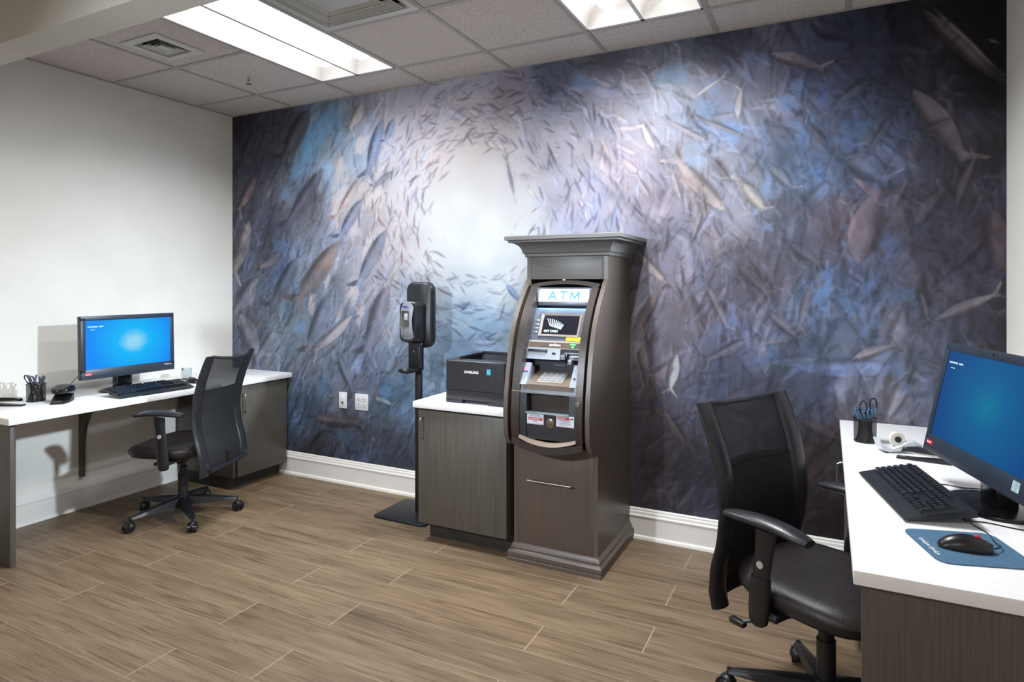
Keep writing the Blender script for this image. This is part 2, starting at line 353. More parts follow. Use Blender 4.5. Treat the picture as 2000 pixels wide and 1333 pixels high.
    # hand placed fish: head u v, tail-end u v, width (photograph pixels), colour
    big = '''605 225 552 322 44 68 66 84;632 338 558 449 36 84 84 110;663 476 578 590 44 128 102 100;582 505 530 600 38 80 82 106;755 452 698 560 34 92 108 144;757 558 716 685 46 100 106 136
708 395 662 470 28 98 108 144;708 348 655 434 22 166 146 150;709 213 683 264 28 188 178 176;747 243 718 350 34 92 104 140;770 243 752 288 22 104 116 150;768 343 728 374 16 96 108 140
488 436 456 538 40 150 145 150;550 495 508 527 22 152 124 128;642 578 600 684 40 94 104 136;689 614 614 684 24 158 152 168;468 612 505 696 50 132 126 142;502 545 458 610 40 104 104 126
502 348 466 418 26 120 104 114;540 640 500 700 26 118 124 150;575 700 545 760 26 100 112 140;612 808 700 818 30 72 66 78;500 262 470 330 30 58 56 72;730 770 768 784 14 134 164 190
640 830 600 880 28 58 54 66;660 690 690 760 24 92 104 138;1416 420 1316 318 34 152 132 132;1494 414 1430 350 28 178 168 166;1430 370 1380 310 18 94 84 94;1277 301 1254 257 16 194 184 178
1458 280 1360 243 14 104 94 98;1385 290 1302 248 14 120 110 120;1440 248 1447 188 18 168 158 162;1352 207 1414 165 9 190 180 184;1294 502 1301 436 20 92 88 104;1262 442 1225 403 14 98 94 114
1302 556 1240 490 20 132 116 114;1330 570 1324 510 20 108 102 124;1004 390 988 318 9 66 72 98;988 556 1016 590 16 86 112 158;1350 475 1372 410 16 120 108 118;1270 395 1240 350 14 130 120 140
1330 400 1310 340 14 150 136 140;1378 440 1368 372 13 110 98 106;1781 188 1885 322 46 122 102 110;1672 518 1712 380 62 112 88 98;1823 625 1950 573 25 156 144 154;1503 121 1608 150 28 128 108 116
1580 66 1668 94 38 44 44 58;1800 38 1966 186 34 78 68 76;1815 30 1960 165 12 108 98 104;1926 94 1952 104 8 116 106 114;1652 315 1734 362 50 84 88 116;1497 330 1549 378 22 134 128 142;1447 366 1492 418 28 168 158 156
1786 446 1842 376 30 94 84 92;1864 412 1905 312 20 114 98 106;1858 530 1936 450 30 56 54 66;1806 524 1822 590 24 78 76 94;1796 568 1812 626 12 144 134 142;1938 415 1946 525 48 84 62 72
1322 688 1308 758 22 152 154 168;1662 698 1746 670 22 138 122 130;1560 812 1640 850 26 84 66 64;1500 610 1560 660 24 96 88 104;1440 520 1500 575 24 92 82 96;1540 480 1600 520 24 86 78 96
1580 560 1560 640 22 98 90 108;1690 800 1640 840 20 108 98 110;1470 820 1400 790 22 88 80 92;1620 300 1560 240 20 88 84 104;1700 170 1640 210 26 74 74 96;1740 240 1700 300 18 78 78 100
1380 560 1420 640 20 104 94 106;1460 660 1380 700 22 84 80 100;1250 640 1290 560 20 96 78 82;1260 760 1240 690 18 86 70 76;1340 860 1300 800 22 72 60 66;1580 930 1480 900 24 66 54 58
1600 980 1540 1010 20 52 42 46;1360 930 1320 980 20 66 60 74;1850 720 1800 700 12 96 92 108;1870 240 1800 270 16 70 66 82;1920 380 1890 440 16 76 66 78;1740 420 1770 360 16 92 84 100'''
    for it in big.replace('\n', ';').split(';'):
        u0, v0, u1, v1, wpx, r, g, b = map(float, it.split())
        x0, z0 = on_wall(u0, v0); x1, z1 = on_wall(u1, v1); L = math.hypot(x1-x0, z1-z0)
        um, vm = (u0+u1)/2, (v0+v1)/2; xa, za = on_wall(um, vm-wpx/2); xb, zb = on_wall(um, vm+wpx/2); wd_ = abs(za-zb)
        fish((x0+x1)/2, (z0+z1)/2, L, wd_, math.atan2(z0-z1, x0-x1), np.array((r, g, b))*.70+(r+g+b)/3*.22+7, .92 if um < 820 else .84, True, .26, 3.4, .12)
    # dark tail at the top right, open fins
    for (u, v, du, dv) in ((1738, 40, 1722, 8), (1738, 40, 1762, 8), (1738, 36, 1742, 72)):
        x0, z0 = on_wall(u, v); x1, z1 = on_wall(du, dv); fish((x0+x1)/2, (z0+z1)/2, math.hypot(x1-x0, z1-z0)*1.5, .035, math.atan2(z1-z0, x1-x0), (14, 14, 20), .85, False)
    swirl(1100, .035, .09, .45, .66, .95, .45, soft=1.6)
    # thin silvery fish at the rim of the light
    for _ in range(620):
        th = RNG.uniform(0, 6.28); rr = RNG.uniform(.42, .95)
        x = cx+rr*1.0*math.cos(th)+RNG.normal(0, .05); z = cz+rr*.92*math.sin(th); b = sample(x, z)
        hd = th-PI/2+RNG.normal(0, .45); L = RNG.uniform(.045, .13)
        fish(x, z, L, L*.18, hd, b*RNG.uniform(.50, .76)*np.array([.98, .92, 1.0]), .62, False, .12, 1.6)
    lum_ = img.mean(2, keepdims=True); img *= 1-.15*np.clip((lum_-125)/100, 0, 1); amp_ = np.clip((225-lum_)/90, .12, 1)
    m2_ = fbm(2.2, 2.2, 4); m3_ = fbm(16, 16, 3)
    img = img*(1+amp_*(.085*mott+.05*m3_)[..., None])
    tint = np.clip(m2_, -1.5, 1.5)[..., None]*amp_*.045; img = img*(1+tint*np.array([1, .1, -.9]))
    # mild softening so that it reads as a blown-up photographic print
    k = np.array([1, 2, 1.])/4
    for _ in range(2):
        img = k[0]*np.roll(img, 1, 0)+k[1]*img+k[2]*np.roll(img, -1, 0); img = k[0]*np.roll(img, 1, 1)+k[1]*img+k[2]*np.roll(img, -1, 1)
    img = np.clip(img*MURAL_GAIN, 0, 255)/255
    px = np.ones((IH, IW, 4), np.float32); px[..., :3] = img
    im = bpy.data.images.new('fish_print', IW, IH); im.colorspace_settings.name = 'sRGB'
    im.pixels.foreach_set(px.ravel()); im.update(); im.pack(); return im
MURAL_GAIN = np.array([.985, .985, .97])
def mural_mat():
    m = bpy.data.materials.new('fish_mural_print'); t = NT(m)
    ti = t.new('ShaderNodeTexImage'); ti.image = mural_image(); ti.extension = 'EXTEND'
    t.link(ti.outputs['Color'], t.b.inputs['Base Color']); t.b.inputs['Roughness'].default_value = .55
    t.b.inputs['Specular IOR Level'].default_value = .25; return m
# ------------------------------------------------------------------ ROOM SHELL
YB = -6.6
def wall_box(name, b, m='wall'):
    o = part(name, MB().box(*b), m, smooth=False); o['kind'] = 'structure'; return o
wall_box('wall_left', (-.12, 0, YB, .12, -.05, H+.05))
wall_box('wall_right', (W, W+.12, YB, .12, -.05, H+.05))
wall_box('wall_front', (-.12, W+.12, YB-.12, YB, -.05, H+.05))
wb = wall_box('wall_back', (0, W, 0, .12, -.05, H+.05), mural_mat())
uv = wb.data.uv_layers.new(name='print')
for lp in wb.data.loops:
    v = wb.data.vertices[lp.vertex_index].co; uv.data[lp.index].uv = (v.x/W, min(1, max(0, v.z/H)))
# floor: grout bed with planks laid in it
fl = wall_box('floor', (-.12, W+.12, YB-.12, .12, -.12, -.0004), 'grout')
TL = 1.2085; PW = .1965
pm = {}
def plank_mesh(x0, x1, y0, y1):
    key = (round(x1-x0, 4), round(y1-y0, 4))
    if key not in pm:
        mb = MB().box(0, x1-x0, 0, y1-y0, -.008, 0, .0005, 1); finish(mb.bm, False)
        me = bpy.data.meshes.new('plank'); mb.bm.to_mesh(me); mb.bm.free(); me.materials.append(M['plank']); pm[key] = me
    return pm[key]
for r in range(-1, 33):
    yt = -.088-PW*r; yb = yt-PW; yt = min(yt, 0.0)
    if yb < YB: yb = YB
    off = .746 if r % 2 else 1.158
    xs = [off+TL*k for k in range(-2, 6)]
    for a, b in zip(xs, xs[1:]):
        a2, b2 = max(a, 0), min(b, W)
        if b2-a2 < .01 or yt-yb < .01: continue
        o = bpy.data.objects.new('plank', plank_mesh(a2+.0022, b2-.0022, yb+.0009, yt-.0009)); COL.objects.link(o)
        o.location = (a2+.0022, yb+.0009, 0); o.parent = fl
# ceiling: slab above, tee grid, tiles
A0, C0, T = .64, .322, .6096
ce = wall_box('ceiling', (-.12, W+.12, YB-.12, .12, H+.10, H+.16), 'soffit')
part('ceiling_panel', MB().box(0, W, YB, -2.03, H, H+.02), 'soffit', ce, smooth=False)
xl = [0]+[A0+T*k for k in range(0, 7)]+[W]; yl = [0, -C0, -C0-T, -C0-2*T, -1.885]
SKIP = {(2, 1), (2, 2), (5, 1), (5, 2), (3, 2)}
for i in range(len(xl)-1):
    for j in range(len(yl)-1):
        if (i, j) in SKIP: continue
        x0, x1, y1, y0 = xl[i], xl[i+1], yl[j], yl[j+1]
        if (i, j) == (1, 2):    # tile cut round the small vent
            mb = MB(); vx0, vx1, vy0, vy1 = .775, 1.005, -1.285, -1.085
            for bx in ((x0, vx0, y0, y1), (vx1, x1, y0, y1), (vx0, vx1, y0, vy0), (vx0, vx1, vy1, y1)): mb.box(*bx, H+.004, H+.018)
        else: mb = MB().box(x0+.001, x1-.001, y0+.001, y1-.001, H+.004, H+.018)
        part('ceiling_tile', mb, 'ceiltile', ce, smooth=False)
tw = .012
for x in xl[1:-1]:
    part('tee_bar', MB().box(x-tw, x+tw, -1.885, 0, H-.0005, H+.003), 'tee', ce, smooth=False)
for y in yl[1:-1]:
    for i in range(len(xl)-1):
        x0, x1 = xl[i], xl[i+1]
        if y == yl[2] and i in (2, 5): continue
        part('tee_bar', MB().box(x0+tw, x1-tw, y-tw, y+tw, H-.0005, H+.003), 'tee', ce, smooth=False)
part('wall_angle', MB().box(0, .018, -1.885, 0, H-.001, H+.003).box(W-.018, W, -1.885, 0, H-.001, H+.003).box(0, W, -.018, 0, H-.0012, H+.003), 'tee', ce, smooth=False)
wall_box('ceiling_beam', (0, W, -2.03, -1.888, 2.44, H+.1), 'soffit')
# baseboards
BBP = [(0, 0), (.030, 0), (.030, .006), (.026, .016), (.017, .021), (.016, .118), (.020, .122), (.020, .128), (.015, .134), (.013, .148), (.009, .152), (.009, .160), (.004, .167), (0, .167)]
o = part('baseboard_back', MB().prism(BBP, lambda u, v, t: (t, -u, v), 0, W), 'trim', ang=25); o['kind'] = 'structure'
o = part('baseboard_left', MB().prism(BBP, lambda u, v, t: (u, t, v), YB, 0), 'trim', ang=25); o['kind'] = 'structure'
o = part('baseboard_right', MB().prism(BBP, lambda u, v, t: (W-u, t, v), YB, 0), 'trim', ang=25); o['kind'] = 'structure'
# ------------------------------------------------------------------ CEILING FIXTURES
def troffer(x0, label, watts):
    y1, y0 = -C0, -C0-2*T; r = root('ceiling_light', (x0+T/2, (y0+y1)/2, H), 0, label, 'ceiling light', 'recessed ceiling lights')
    e = .012
    part('frame', MB().box(x0+e, x0+T-e, y1-e-.018, y1-e, H-.002, H+.01).box(x0+e, x0+T-e, y0+e, y0+e+.018, H-.002, H+.01)
         .box(x0+e, x0+e+.010, y0+e, y1-e, H-.002, H+.01).box(x0+T-e-.010, x0+T-e, y0+e, y1-e, H-.002, H+.01), 'reflector', r, True)
    xm = x0+T/2
    part('divider', MB().prism([(-.010, 0), (.010, 0), (.004, .03), (-.004, .03)], lambda u, v, t: (xm+u, t, H-.002+v), y0+e, y1-e), 'reflector', r, True, ang=20)
    D = .10
    for a, b in ((x0+e+.006, xm-.004), (xm+.004, x0+T-e-.006)):
        ya, yb = y0+e+.010, y1-e-.010; ia, ib, ja, jb = a+.085, b-.085, ya+.07, yb-.07
        mb = MB(); z0, z1 = H+.002, H+D
        def rr(q, n=6):   # curved wall from opening to inner rectangle
            t = q/n; s = math.sin(t*PI/2); c = 1-math.cos(t*PI/2); z = z0+(z1-z0)*s
            return [(a+(ia-a)*c, ya+(ja-ya)*c, z), (b+(ib-b)*c, ya+(ja-ya)*c, z), (b+(ib-b)*c, yb+(jb-yb)*c, z), (a+(ia-a)*c, yb+(jb-yb)*c, z)]
        mb.loft([rr(q) for q in range(7)], True, False); mb.quad((ia, ja, z1), (ib, ja, z1), (ib, jb, z1), (ia, jb, z1))
        part('reflector', mb, 'reflector', r, True, ang=50)
        m_ = (a+b)/2; rad = .045; lens = MB(); prof = []
        n = 12
        rings = []
        for q in range(0, 7):
            t = q/6*PI/2; rings.append((ja+.02+.03*(1-math.sin(t)), rad*math.sin(t)))
        rings = [(ja+.01+.04*(1-math.cos(q/6*PI/2)), max(.002, rad*math.sin(q/6*PI/2))) for q in range(7)]
        rings += [(jb-.01-.04*(1-math.cos(q/6*PI/2)), max(.002, rad*math.sin(q/6*PI/2))) for q in range(6, -1, -1)]
        lens.loft([[(m_+rd*math.cos(2*PI*k/n), y, z1-.032+.8*rd*math.sin(2*PI*k/n)) for k in range(n)] for y, rd in rings], True, True)
        part('lamp_lens', lens, 'tube', r, True)
        la = bpy.data.lights.new('fixture_lamp', 'AREA'); la.shape = 'RECTANGLE'; la.size = .05; la.size_y = jb-ja-.04; la.energy = watts
        la.color = (.94, .98, 1.0); la.spread = math.radians(LAMP_SPREAD); lo_ = bpy.data.objects.new('fixture_lamp', la); COL.objects.link(lo_)
        lo_.location = (m_, (ja+jb)/2, z1-.032-.8*rad-.003)
    return r
troffer(A0+T, 'long recessed twin-lamp ceiling light above the left workstation', LAMP_WATTS)
troffer(A0+4*T, 'recessed twin-lamp ceiling light cut by the top edge above the cash machine', LAMP_WATTS*1.6)
# large square supply diffuser
x0, x1, y1, y0 = A0+2*T+.012, A0+3*T-.012, -C0-T-.012, -C0-2*T+.012
r = root('ceiling_diffuser', ((x0+x1)/2, (y0+y1)/2, H), 0, 'large square stepped air diffuser beside the long ceiling light', 'air vent')
xc, yc = (x0+x1)/2, (y0+y1)/2
def sqring(mb, h0, zz0, h1, zz1, th=.0015):
    for k in range(4):
        c, s = [(1, 0), (0, 1), (-1, 0), (0, -1)][k]
        def P(h, w, z): return (xc+c*h-s*w, yc+s*h+c*w, z)
        mb.quad(P(h0, -h0, zz0), P(h0, h0, zz0), P(h1, h1, zz1), P(h1, -h1, zz1))
    return mb
hh = (x1-x0)/2
mb = MB(); sqring(mb, hh, H-.001, hh-.035, H-.001); sqring(mb, hh-.035, H-.001, hh-.05, H+.03); part('outer_frame', mb, 'vent', r, True, smooth=False)
for k, (ha, hb) in enumerate(((.225, .165), (.165, .105))):
    mb = MB(); sqring(mb, ha+.01, H-.004+.004*k, hb+.03, H+.03); sqring(mb, ha+.01, H-.004+.004*k, ha+.004, H-.004+.004*k)
    part('cone', mb, 'vent', r, True, smooth=False)
part('centre_panel', MB().box(xc-.125, xc+.125, yc-.125, yc+.125, H+.004, H+.008, .002), 'vent', r, True)
part('duct_box', MB().box(xc-hh+.03, xc+hh-.03, yc-hh+.03, yc+hh-.03, H+.045, H+.055), 'ventdark', r, True)
# small ceiling vent
r = root('ceiling_vent', (.89, -1.185, H), 0, 'small white square air vent with dark openings near the left wall', 'air vent')
xc, yc = .89, -1.185
mb = MB(); sqring(mb, .15, H-.004, .105, H-.006); sqring(mb, .15, H-.004, .151, H+.003); sqring(mb, .105, H-.006, .098, H+.02)
part('frame', mb, 'vent', r, True, smooth=False)
for h in (.078, .052):
    mb = MB(); sqring(mb, h, H-.006, h-.022, H+.014); part('louvre', mb, 'vent', r, True, smooth=False)
part('centre_plate', MB().box(xc-.028, xc+.028, yc-.028, yc+.028, H-.005, H+.002, .001), 'vent', r, True)
part('duct_box', MB().box(xc-.12, xc+.12, yc-.1, yc+.1, H+.03, H+.04), 'ventdark', r, True)
# sprinkler
r = root('sprinkler_head', (.911, -.622, H), 0, 'small fire sprinkler hanging from the tile beside the long light', 'sprinkler')
part('escutcheon', MB().lathe([(.0, -.001), (.036, -.001), (.04, .003)], (.911, -.622, H)), 'vent', r, True)
part('nozzle', MB().cyl((.911, -.622, H), (.911, -.622, H-.03), .006).cyl((.911, -.622, H-.045), (.911, -.622, H-.047), .016)
     .tube([(.902, -.622, H-.022), (.900, -.622, H-.034), (.909, -.622, H-.046)], .0018, 6).tube([(.920, -.622, H-.022), (.922, -.622, H-.034), (.913, -.622, H-.046)], .0018, 6), 'steel', r, True)
# ------------------------------------------------------------------ OUTLETS
r = root('wall_outlet', (1.137, 0, .588), 0, 'narrow white data outlet with one dark jack on the mural wall', 'outlet')
part('cover_plate', MB().box(1.101, 1.173, -.006, -.0005, .531, .645, .002), 'outlet', r, True)
part('module', MB().box(1.120, 1.154, -.009, -.005, .555, .621, .001), 'outlet', r, True)
part('jack', MB().cyl((1.137, -.0098, .571), (1.137, -.007, .571), .008), 'slotdark', r, True)
r = root('wall_outlet', (1.306, 0, .588), 0, 'wide white four-socket power outlet on the mural wall', 'outlet')
part('cover_plate', MB().box(1.248, 1.364, -.006, -.0005, .531, .645, .002), 'outlet', r, True)
for sx in (1.283, 1.329):
    for sz in (.569, .607):
        f = part('socket', MB().cyl((sx, -.0085, sz), (sx, -.005, sz), .0165, n=24), 'outlet', r, True)
        part('slot', MB().box(sx-.008, sx-.0055, -.0092, -.008, sz-.002, sz+.008).box(sx+.0055, sx+.008, -.0092, -.008, sz-.002, sz+.007).cyl((sx, -.0092, sz-.009), (sx, -.008, sz-.009), .003), 'slotdark', f, True)
# ------------------------------------------------------------------ WORKSTATION FURNITURE
def bow(mb, p0, p1, out, r_=.0048, n=10):
    """bow pull handle from p0 to p1 standing out along vector out"""
    p0, p1, out = Vector(p0), Vector(p1), Vector(out); d = (p1-p0); c = .012/d.length
    pts = [p0]
    for k in range(5):
        t = k/4*PI/2; pts.append(p0+out*(.55+.45*math.sin(t))+d*c*(1-math.cos(t)))
    for k in range(5):
        t = (1-k/4)*PI/2; pts.append(p1+out*(.55+.45*math.sin(t))-d*c*(1-math.cos(t)))
    pts.append(p1); return mb.tube(pts, r_, n)
HD = .752
def workstation(side):
    L = side == 'left'
    X = (lambda x: x) if L else (lambda x: W-x)
    def bx(mb, xa, xb, *a, **k):
        q = sorted((X(xa), X(xb))); return mb.box(q[0], q[1], *a, **k)
    D = .643 if L else .651; LN = 1.812 if L else 1.795
    lab = {'left': ('long white countertop along the plain left wall', 'grey-brown laminate cabinet under the far end of the left countertop',
                    'laminate end panel holding up the near end of the left countertop', 'curved dark support bracket on the left wall under the countertop'),
           'right': ('long white countertop along the right wall', 'dark laminate cabinet behind the right-hand chair under the countertop',
                     'dark laminate end panel under the near end of the right countertop', '')}[side]
    mb = MB(); bx(mb, .001, D, -LN, -.001, HD-.034, HD, .003)
    single('countertop', mb, 'worktop', (X(D/2), -LN/2, HD-.034), lab[0], 'countertop')
    r = root('base_cabinet', (X(.3), -.25, 0), 0, lab[1], 'cabinet')
    YE = -.487 if L else -.72; FX = .622 if L else .634
    mb = MB(); bx(mb, .032, FX-.022, YE, -.032, .09, HD-.0345, bev=.001); part('body', mb, 'laminate', r, True)
    mb = MB(); bx(mb, .035, .545, YE+.017, -.035, 0, .0895); part('toe_kick', mb, 'toekick', r, True)
    mb = MB(); bx(mb, FX-.020, FX, YE+.021, -.034, .094, HD-.040, bev=.0012); d = part('door', mb, 'laminate', r, True)
    px = X(FX); ox = .03 if L else -.036; hy = -.428 if L else -.662; hz = 0 if L else .052
    part('handle', bow(MB(), (px, hy, .540+hz), (px, hy, .658+hz), (ox, 0, 0)), 'steel', d, True)
    part('lock', MB().cyl((px, hy+.023, .530+hz), (px+.1*ox, hy+.023, .530+hz), .009), 'steel', d, True)
    mb = MB(); ya = -LN+.03; bx(mb, .001, .588 if L else .633, ya, ya+.026, 0, HD-.0345, bev=.001)
    single('end_panel', mb, 'laminate', (X(.3), ya, 0), lab[2], 'panel')
    e = .588 if L else .633
    if L:
        yb = -1.13; pr = [(.0005, .2), (.03, .2), (.034, .42), (.055, .52), (.1, .60), (.19, .66), (.32, .685), (.55, .694), (.55, HD-.035), (.0005, HD-.035)]
        single('support_bracket', MB().prism(pr, lambda u, v, t: (u, t, v), yb-.012, yb+.012), 'laminate', (0, yb, .2), lab[3], 'bracket')
workstation('left'); workstation('right')
# middle cabinet beside the cash machine
r = root('base_cabinet', (2.47, -.3, 0), 0, 'grey-brown laminate cabinet under the printer, left of the cash machine', 'cabinet')
part('body', MB().box(2.197, 2.744, -.57, -.032, .10, .7345, .001), 'laminate', r, True)
part('toe_kick', MB().box(2.215, 2.744, -.50, -.032, 0, .0995), 'toekick', r, True)
d = part('door', MB().box(2.200, 2.744, -.592, -.572, .104, .722, .0012), 'laminate', r, True)
part('handle', bow(MB(), (2.232, -.592, .572), (2.232, -.592, .682), (0, -.03, 0)), 'steel', d, True)
part('lock', MB().cyl((2.256, -.592, .560), (2.256, -.5955, .560), .009), 'steel', d, True)
single('countertop', MB().box(2.175, 2.757, -.612, -.002, .735, .769, .003), 'worktop', (2.47, -.3, .735), 'short white countertop under the printer', 'countertop')
# ------------------------------------------------------------------ PRINTER
r = root('printer', (2.6, -.35, .769), 0, 'boxy black laser printer with open top tray on the short countertop', 'printer')
x0, x1, y0, y1, z0, z1 = 2.345, 2.722, -.552, -.19, .7695, 1.0
mb = MB()
def rrect(xa, xb, ya, yb, z, rd=.022, n=5):
    out = []
    for cx_, cy_, a0 in ((xb-rd, yb-rd, 0), (xa+rd, yb-rd, 90), (xa+rd, ya+rd, 180), (xb-rd, ya+rd, 270)):
        for k in range(n): t = math.radians(a0+90*k/(n-1)); out.append((cx_+rd*math.cos(t), cy_+rd*math.sin(t), z))
    return out
pr_body = mat('printer_plastic', (36, 36, 42), .38, col2=(42, 42, 48), nscale=40, bump=.1, bscale=500)
mb.loft([rrect(x0, x1, y0, y1, z0+.0725), rrect(x0, x1, y0, y1, z1-.004), rrect(x0+.003, x1-.003, y0+.003, y1-.003, z1), rrect(x0+.045, x1-.030, y0+.085, y1-.03, z1, .006),
         rrect(x0+.05, x1-.035, y0+.10, y1-.034, z1-.045, .006)], True, True)
part('body', mb, pr_body, r, True, ang=30)
part('raised_rim', MB().box(x0+.05, x0+.058, y0+.07, y1-.02, z1-.001, z1+.014, .003).box(x1-.043, x1-.035, y0+.07, y1-.02, z1-.001, z1+.014, .003).box(x0+.05, x1-.035, y1-.03, y1-.02, z1-.001, z1+.018, .003), pr_body, r, True)
mb = MB(); mb.loft([rrect(x0+.002, x1-.002, y0+.002, y1-.002, z0+.022), rrect(x0, x1, y0, y1, z0+.026), rrect(x0, x1, y0, y1, z0+.070)], True, True)
mb.box(x0+.006, x0+.11, y0+.004, y1-.01, z0, z0+.024, .002).box(x1-.11, x1-.006, y0+.004, y1-.01, z0, z0+.024, .002)
part('paper_tray', mb, pr_body, r, True, ang=30)
part('tray_slot', MB().box(x0+.1, x1-.1, y0+.03, y0+.04, z0+.002, z0+.021), 'slotdark', r, True)
part('level_window', MB().box(x1-.088, x1-.082, y0-.0006, y0+.002, z0+.033, z0+.050), 'slotdark', r, True)
white = flat((225, 225, 228), .5, 'white_print')
part('seam', MB().box(x0+.31, x0+.313, y0-.0005, y0+.001, z0+.072, z1-.02), 'slotdark', r, True)
text('SAMSUNG', .019, (x0+.125, y0-.0012, z0+.165), (1, 0, 0), (0, 0, 1), white, r, bold=.0007, xs=1.0)
part('energy_sticker', MB().box(x0+.262, x0+.286, y0-.0009, y0, z0+.163, z0+.193), flat((60, 165, 200), .4, 'cyan_sticker'), r, True, label='blue energy sticker')
text('E', .016, (x0+.268, y0-.0016, z0+.172), (1, 0, 0), (0, 0, 1), white, r)
# ------------------------------------------------------------------ HAND SANITIZER STAND
r = root('sanitizer_stand', (1.93, -.26, 0), 0, 'black floor stand with sanitizer dispenser between wall and printer cabinet', 'stand')
mb = MB(); mb.loft([rrect(1.748, 2.122, -.432, -.092, z, .03) for z in (0, .012)]+[rrect(1.748+.004*k, 2.122-.004*k, -.432+.004*k, -.092-.004*k, .012+.004*math.sin(k/3*PI/2), .03) for k in range(1, 4)], True, True)
part('base_plate', mb, 'blackplastic', r, True)
PX, PY = 1.962, -.25
part('pole', MB().box(PX-.019, PX+.019, PY-.014, PY+.014, .014, 1.02, .003), 'blackplastic', r, True)
part('bracket_plate', MB().box(PX-.055, PX+.048, PY-.034, PY-.014, .885, 1.06, .004).box(PX+.03, PX+.048, PY-.06, PY-.02, .90, 1.04, .004), 'blackplastic', r, True)
part('bolt', MB().cyl((PX-.012, PY-.034, 1.0), (PX-.012, PY-.038, 1.0), .005), 'steel', r, True)
mb = MB(); mb.loft([[(PX-.025+.058*math.cos(t)*s, PY-.085+.052*math.sin(t)*s, z) for t in np.linspace(0, 2*PI, 20, endpoint=False)] for s, z in ((.4, .872), (.9, .880), (1, .892), (.95, .894), (.85, .884), (.3, .878))], True, True)
mb.box(PX-.045, PX+.03, PY-.06, PY-.03, .882, .894, .003)
part('drip_tray', mb, 'blackplastic', r, True)
def board(xa, xb, za, zb, rd, yv, n=8):
    out = []
    for cx_, cz_, a0 in ((xb-rd, zb-rd, 0), (xa+rd, zb-rd, 90), (xa+rd, za+rd, 180), (xb-rd, za+rd, 270)):
        for k in range(n): t = math.radians(a0+90*k/(n-1)); out.append((cx_+rd*math.cos(t), yv, cz_+rd*math.sin(t)))
    return out
xa, xb, za, zb = 1.868, 2.062, 1.022, 1.425
part('backboard', MB().loft([board(xa+.012, xb-.012, za+.012, zb-.012, .05, -.205), board(xa, xb, za, zb, .055, -.215), board(xa, xb, za, zb, .055, -.245), board(xa+.012, xb-.012, za+.012, zb-.012, .05, -.258)], True, True), 'blackplastic', r, True, ang=60)
hs = part('dispenser_housing', MB().loft([board(1.882, 2.02, 1.055, 1.305, .03, -.257), board(1.882, 2.02, 1.055, 1.305, .03, -.31), board(1.895, 2.008, 1.065, 1.30, .03, -.352)], True, True), 'blackplastic', r, True, ang=50)
silver = mat('silver_plastic', (176, 180, 190), .4, 0, col2=(168, 172, 182), nscale=30)
rows = []
for q in range(11):
    t = q/10; z = 1.078+.23*t; hw = .041+.008*abs(2*t-1)**1.5+.0; yc_ = -.353-.022*math.sin(PI*min(1, t*1.05))**.7
    rows.append([(1.951+hw*s, yc_+.010*abs(s)**2, z-.004*abs(s)) for s in np.linspace(-1, 1, 9)])
fp = MB().grid(rows); bmesh.ops.solidify(fp.bm, geom=fp.bm.faces[:], thickness=.004)
part('front_cover', fp, silver, hs, True, ang=50)
part('window', MB().loft([board(1.925, 1.977, 1.158, 1.252, .008, y_) for y_ in (-.372, -.3795)], True, True), mat('smoked_window', (62, 60, 56), .15, col2=(96, 92, 84), nscale=18), hs, True, ang=60)
part('refill_bag', MB().box(1.948, 1.972, -.3815, -.379, 1.198, 1.236, .001), mat('gel_bag', (160, 170, 178), .2), hs, True)
text('PURELL', .021, (1.918, -.3735, 1.268), (1, 0, 0), (0, -.25, 1), flat((58, 60, 150), .5, 'violet_print'), hs, bold=.0006, shear=.25, xs=.86)
part('sensor', MB().cyl((1.932, -.374, 1.10), (1.932, -.3705, 1.10), .0035), 'slotdark', hs, True)
# ------------------------------------------------------------------ CASH MACHINE
r = root('cash_machine', (3.0, -.3, 0), 0, 'tall taupe wooden cash machine cabinet with crown moulding and lit sign', 'cash machine')
CXL, CXR = 2.772, 3.222
ZS = [.60, .63, .66, .70, .784, .877, 1.0, 1.08, 1.157, 1.23, 1.3, 1.36, 1.40, 1.434]
YS = [-.618, -.650, -.668, -.675, -.677, -.668, -.645, -.626, -.602, -.566, -.52, -.47, -.435, -.405]
def PF(z): return float(np.interp(z, ZS, YS))
def chain(h0, z0, h1, z1, n=6): return [(h0+(h1-h0)*k/n, z0+(z1-z0)*k/n) for k in range(n+1)]
side_poly = [(-.012, .085), (-.012, 1.60), (-.402, 1.60), (-.402, 1.436)]+[(PF(z)-.004, z) for z in np.linspace(1.42, .612, 34)]+[(-.560, .598), (-.560, .085)]
for xa_ in (CXL, CXR-.022):
    part('side_panel', MB().prism(side_poly, lambda u, v, t: (t, u, v), xa_, xa_+.022), 'atmwood', r, True, ang=30)
part('back_panel', MB().box(CXL+.022, CXR-.022, -.03, -.012, .085, 1.6), 'atmwood', r, True)
part('header_panel', MB().box(CXL+.022, CXR-.022, -.400, -.38, 1.437, 1.60, .001), 'atmwood_sheen', r, True)
part('top_latch', MB().box(2.975, 2.992, -.406, -.39, 1.428, 1.437, .001), 'steel', r, True)
lp = part('drawer_panel', MB().box(CXL+.0222, CXR-.0222, -.5595, -.54, .088, .612, .001), 'atmwood', r, True)
part('bar_handle', MB().cyl((2.862, -.592, .425), (3.096, -.592, .425), .0052).cyl((2.895, -.56, .425), (2.895, -.592, .425), .004).cyl((3.062, -.56, .425), (3.062, -.592, .425), .004), 'steel', lp, True)
part('shelf', MB().box(CXL+.022, CXR-.022, -.55, -.03, .59, .605), 'atmwood', r, True)
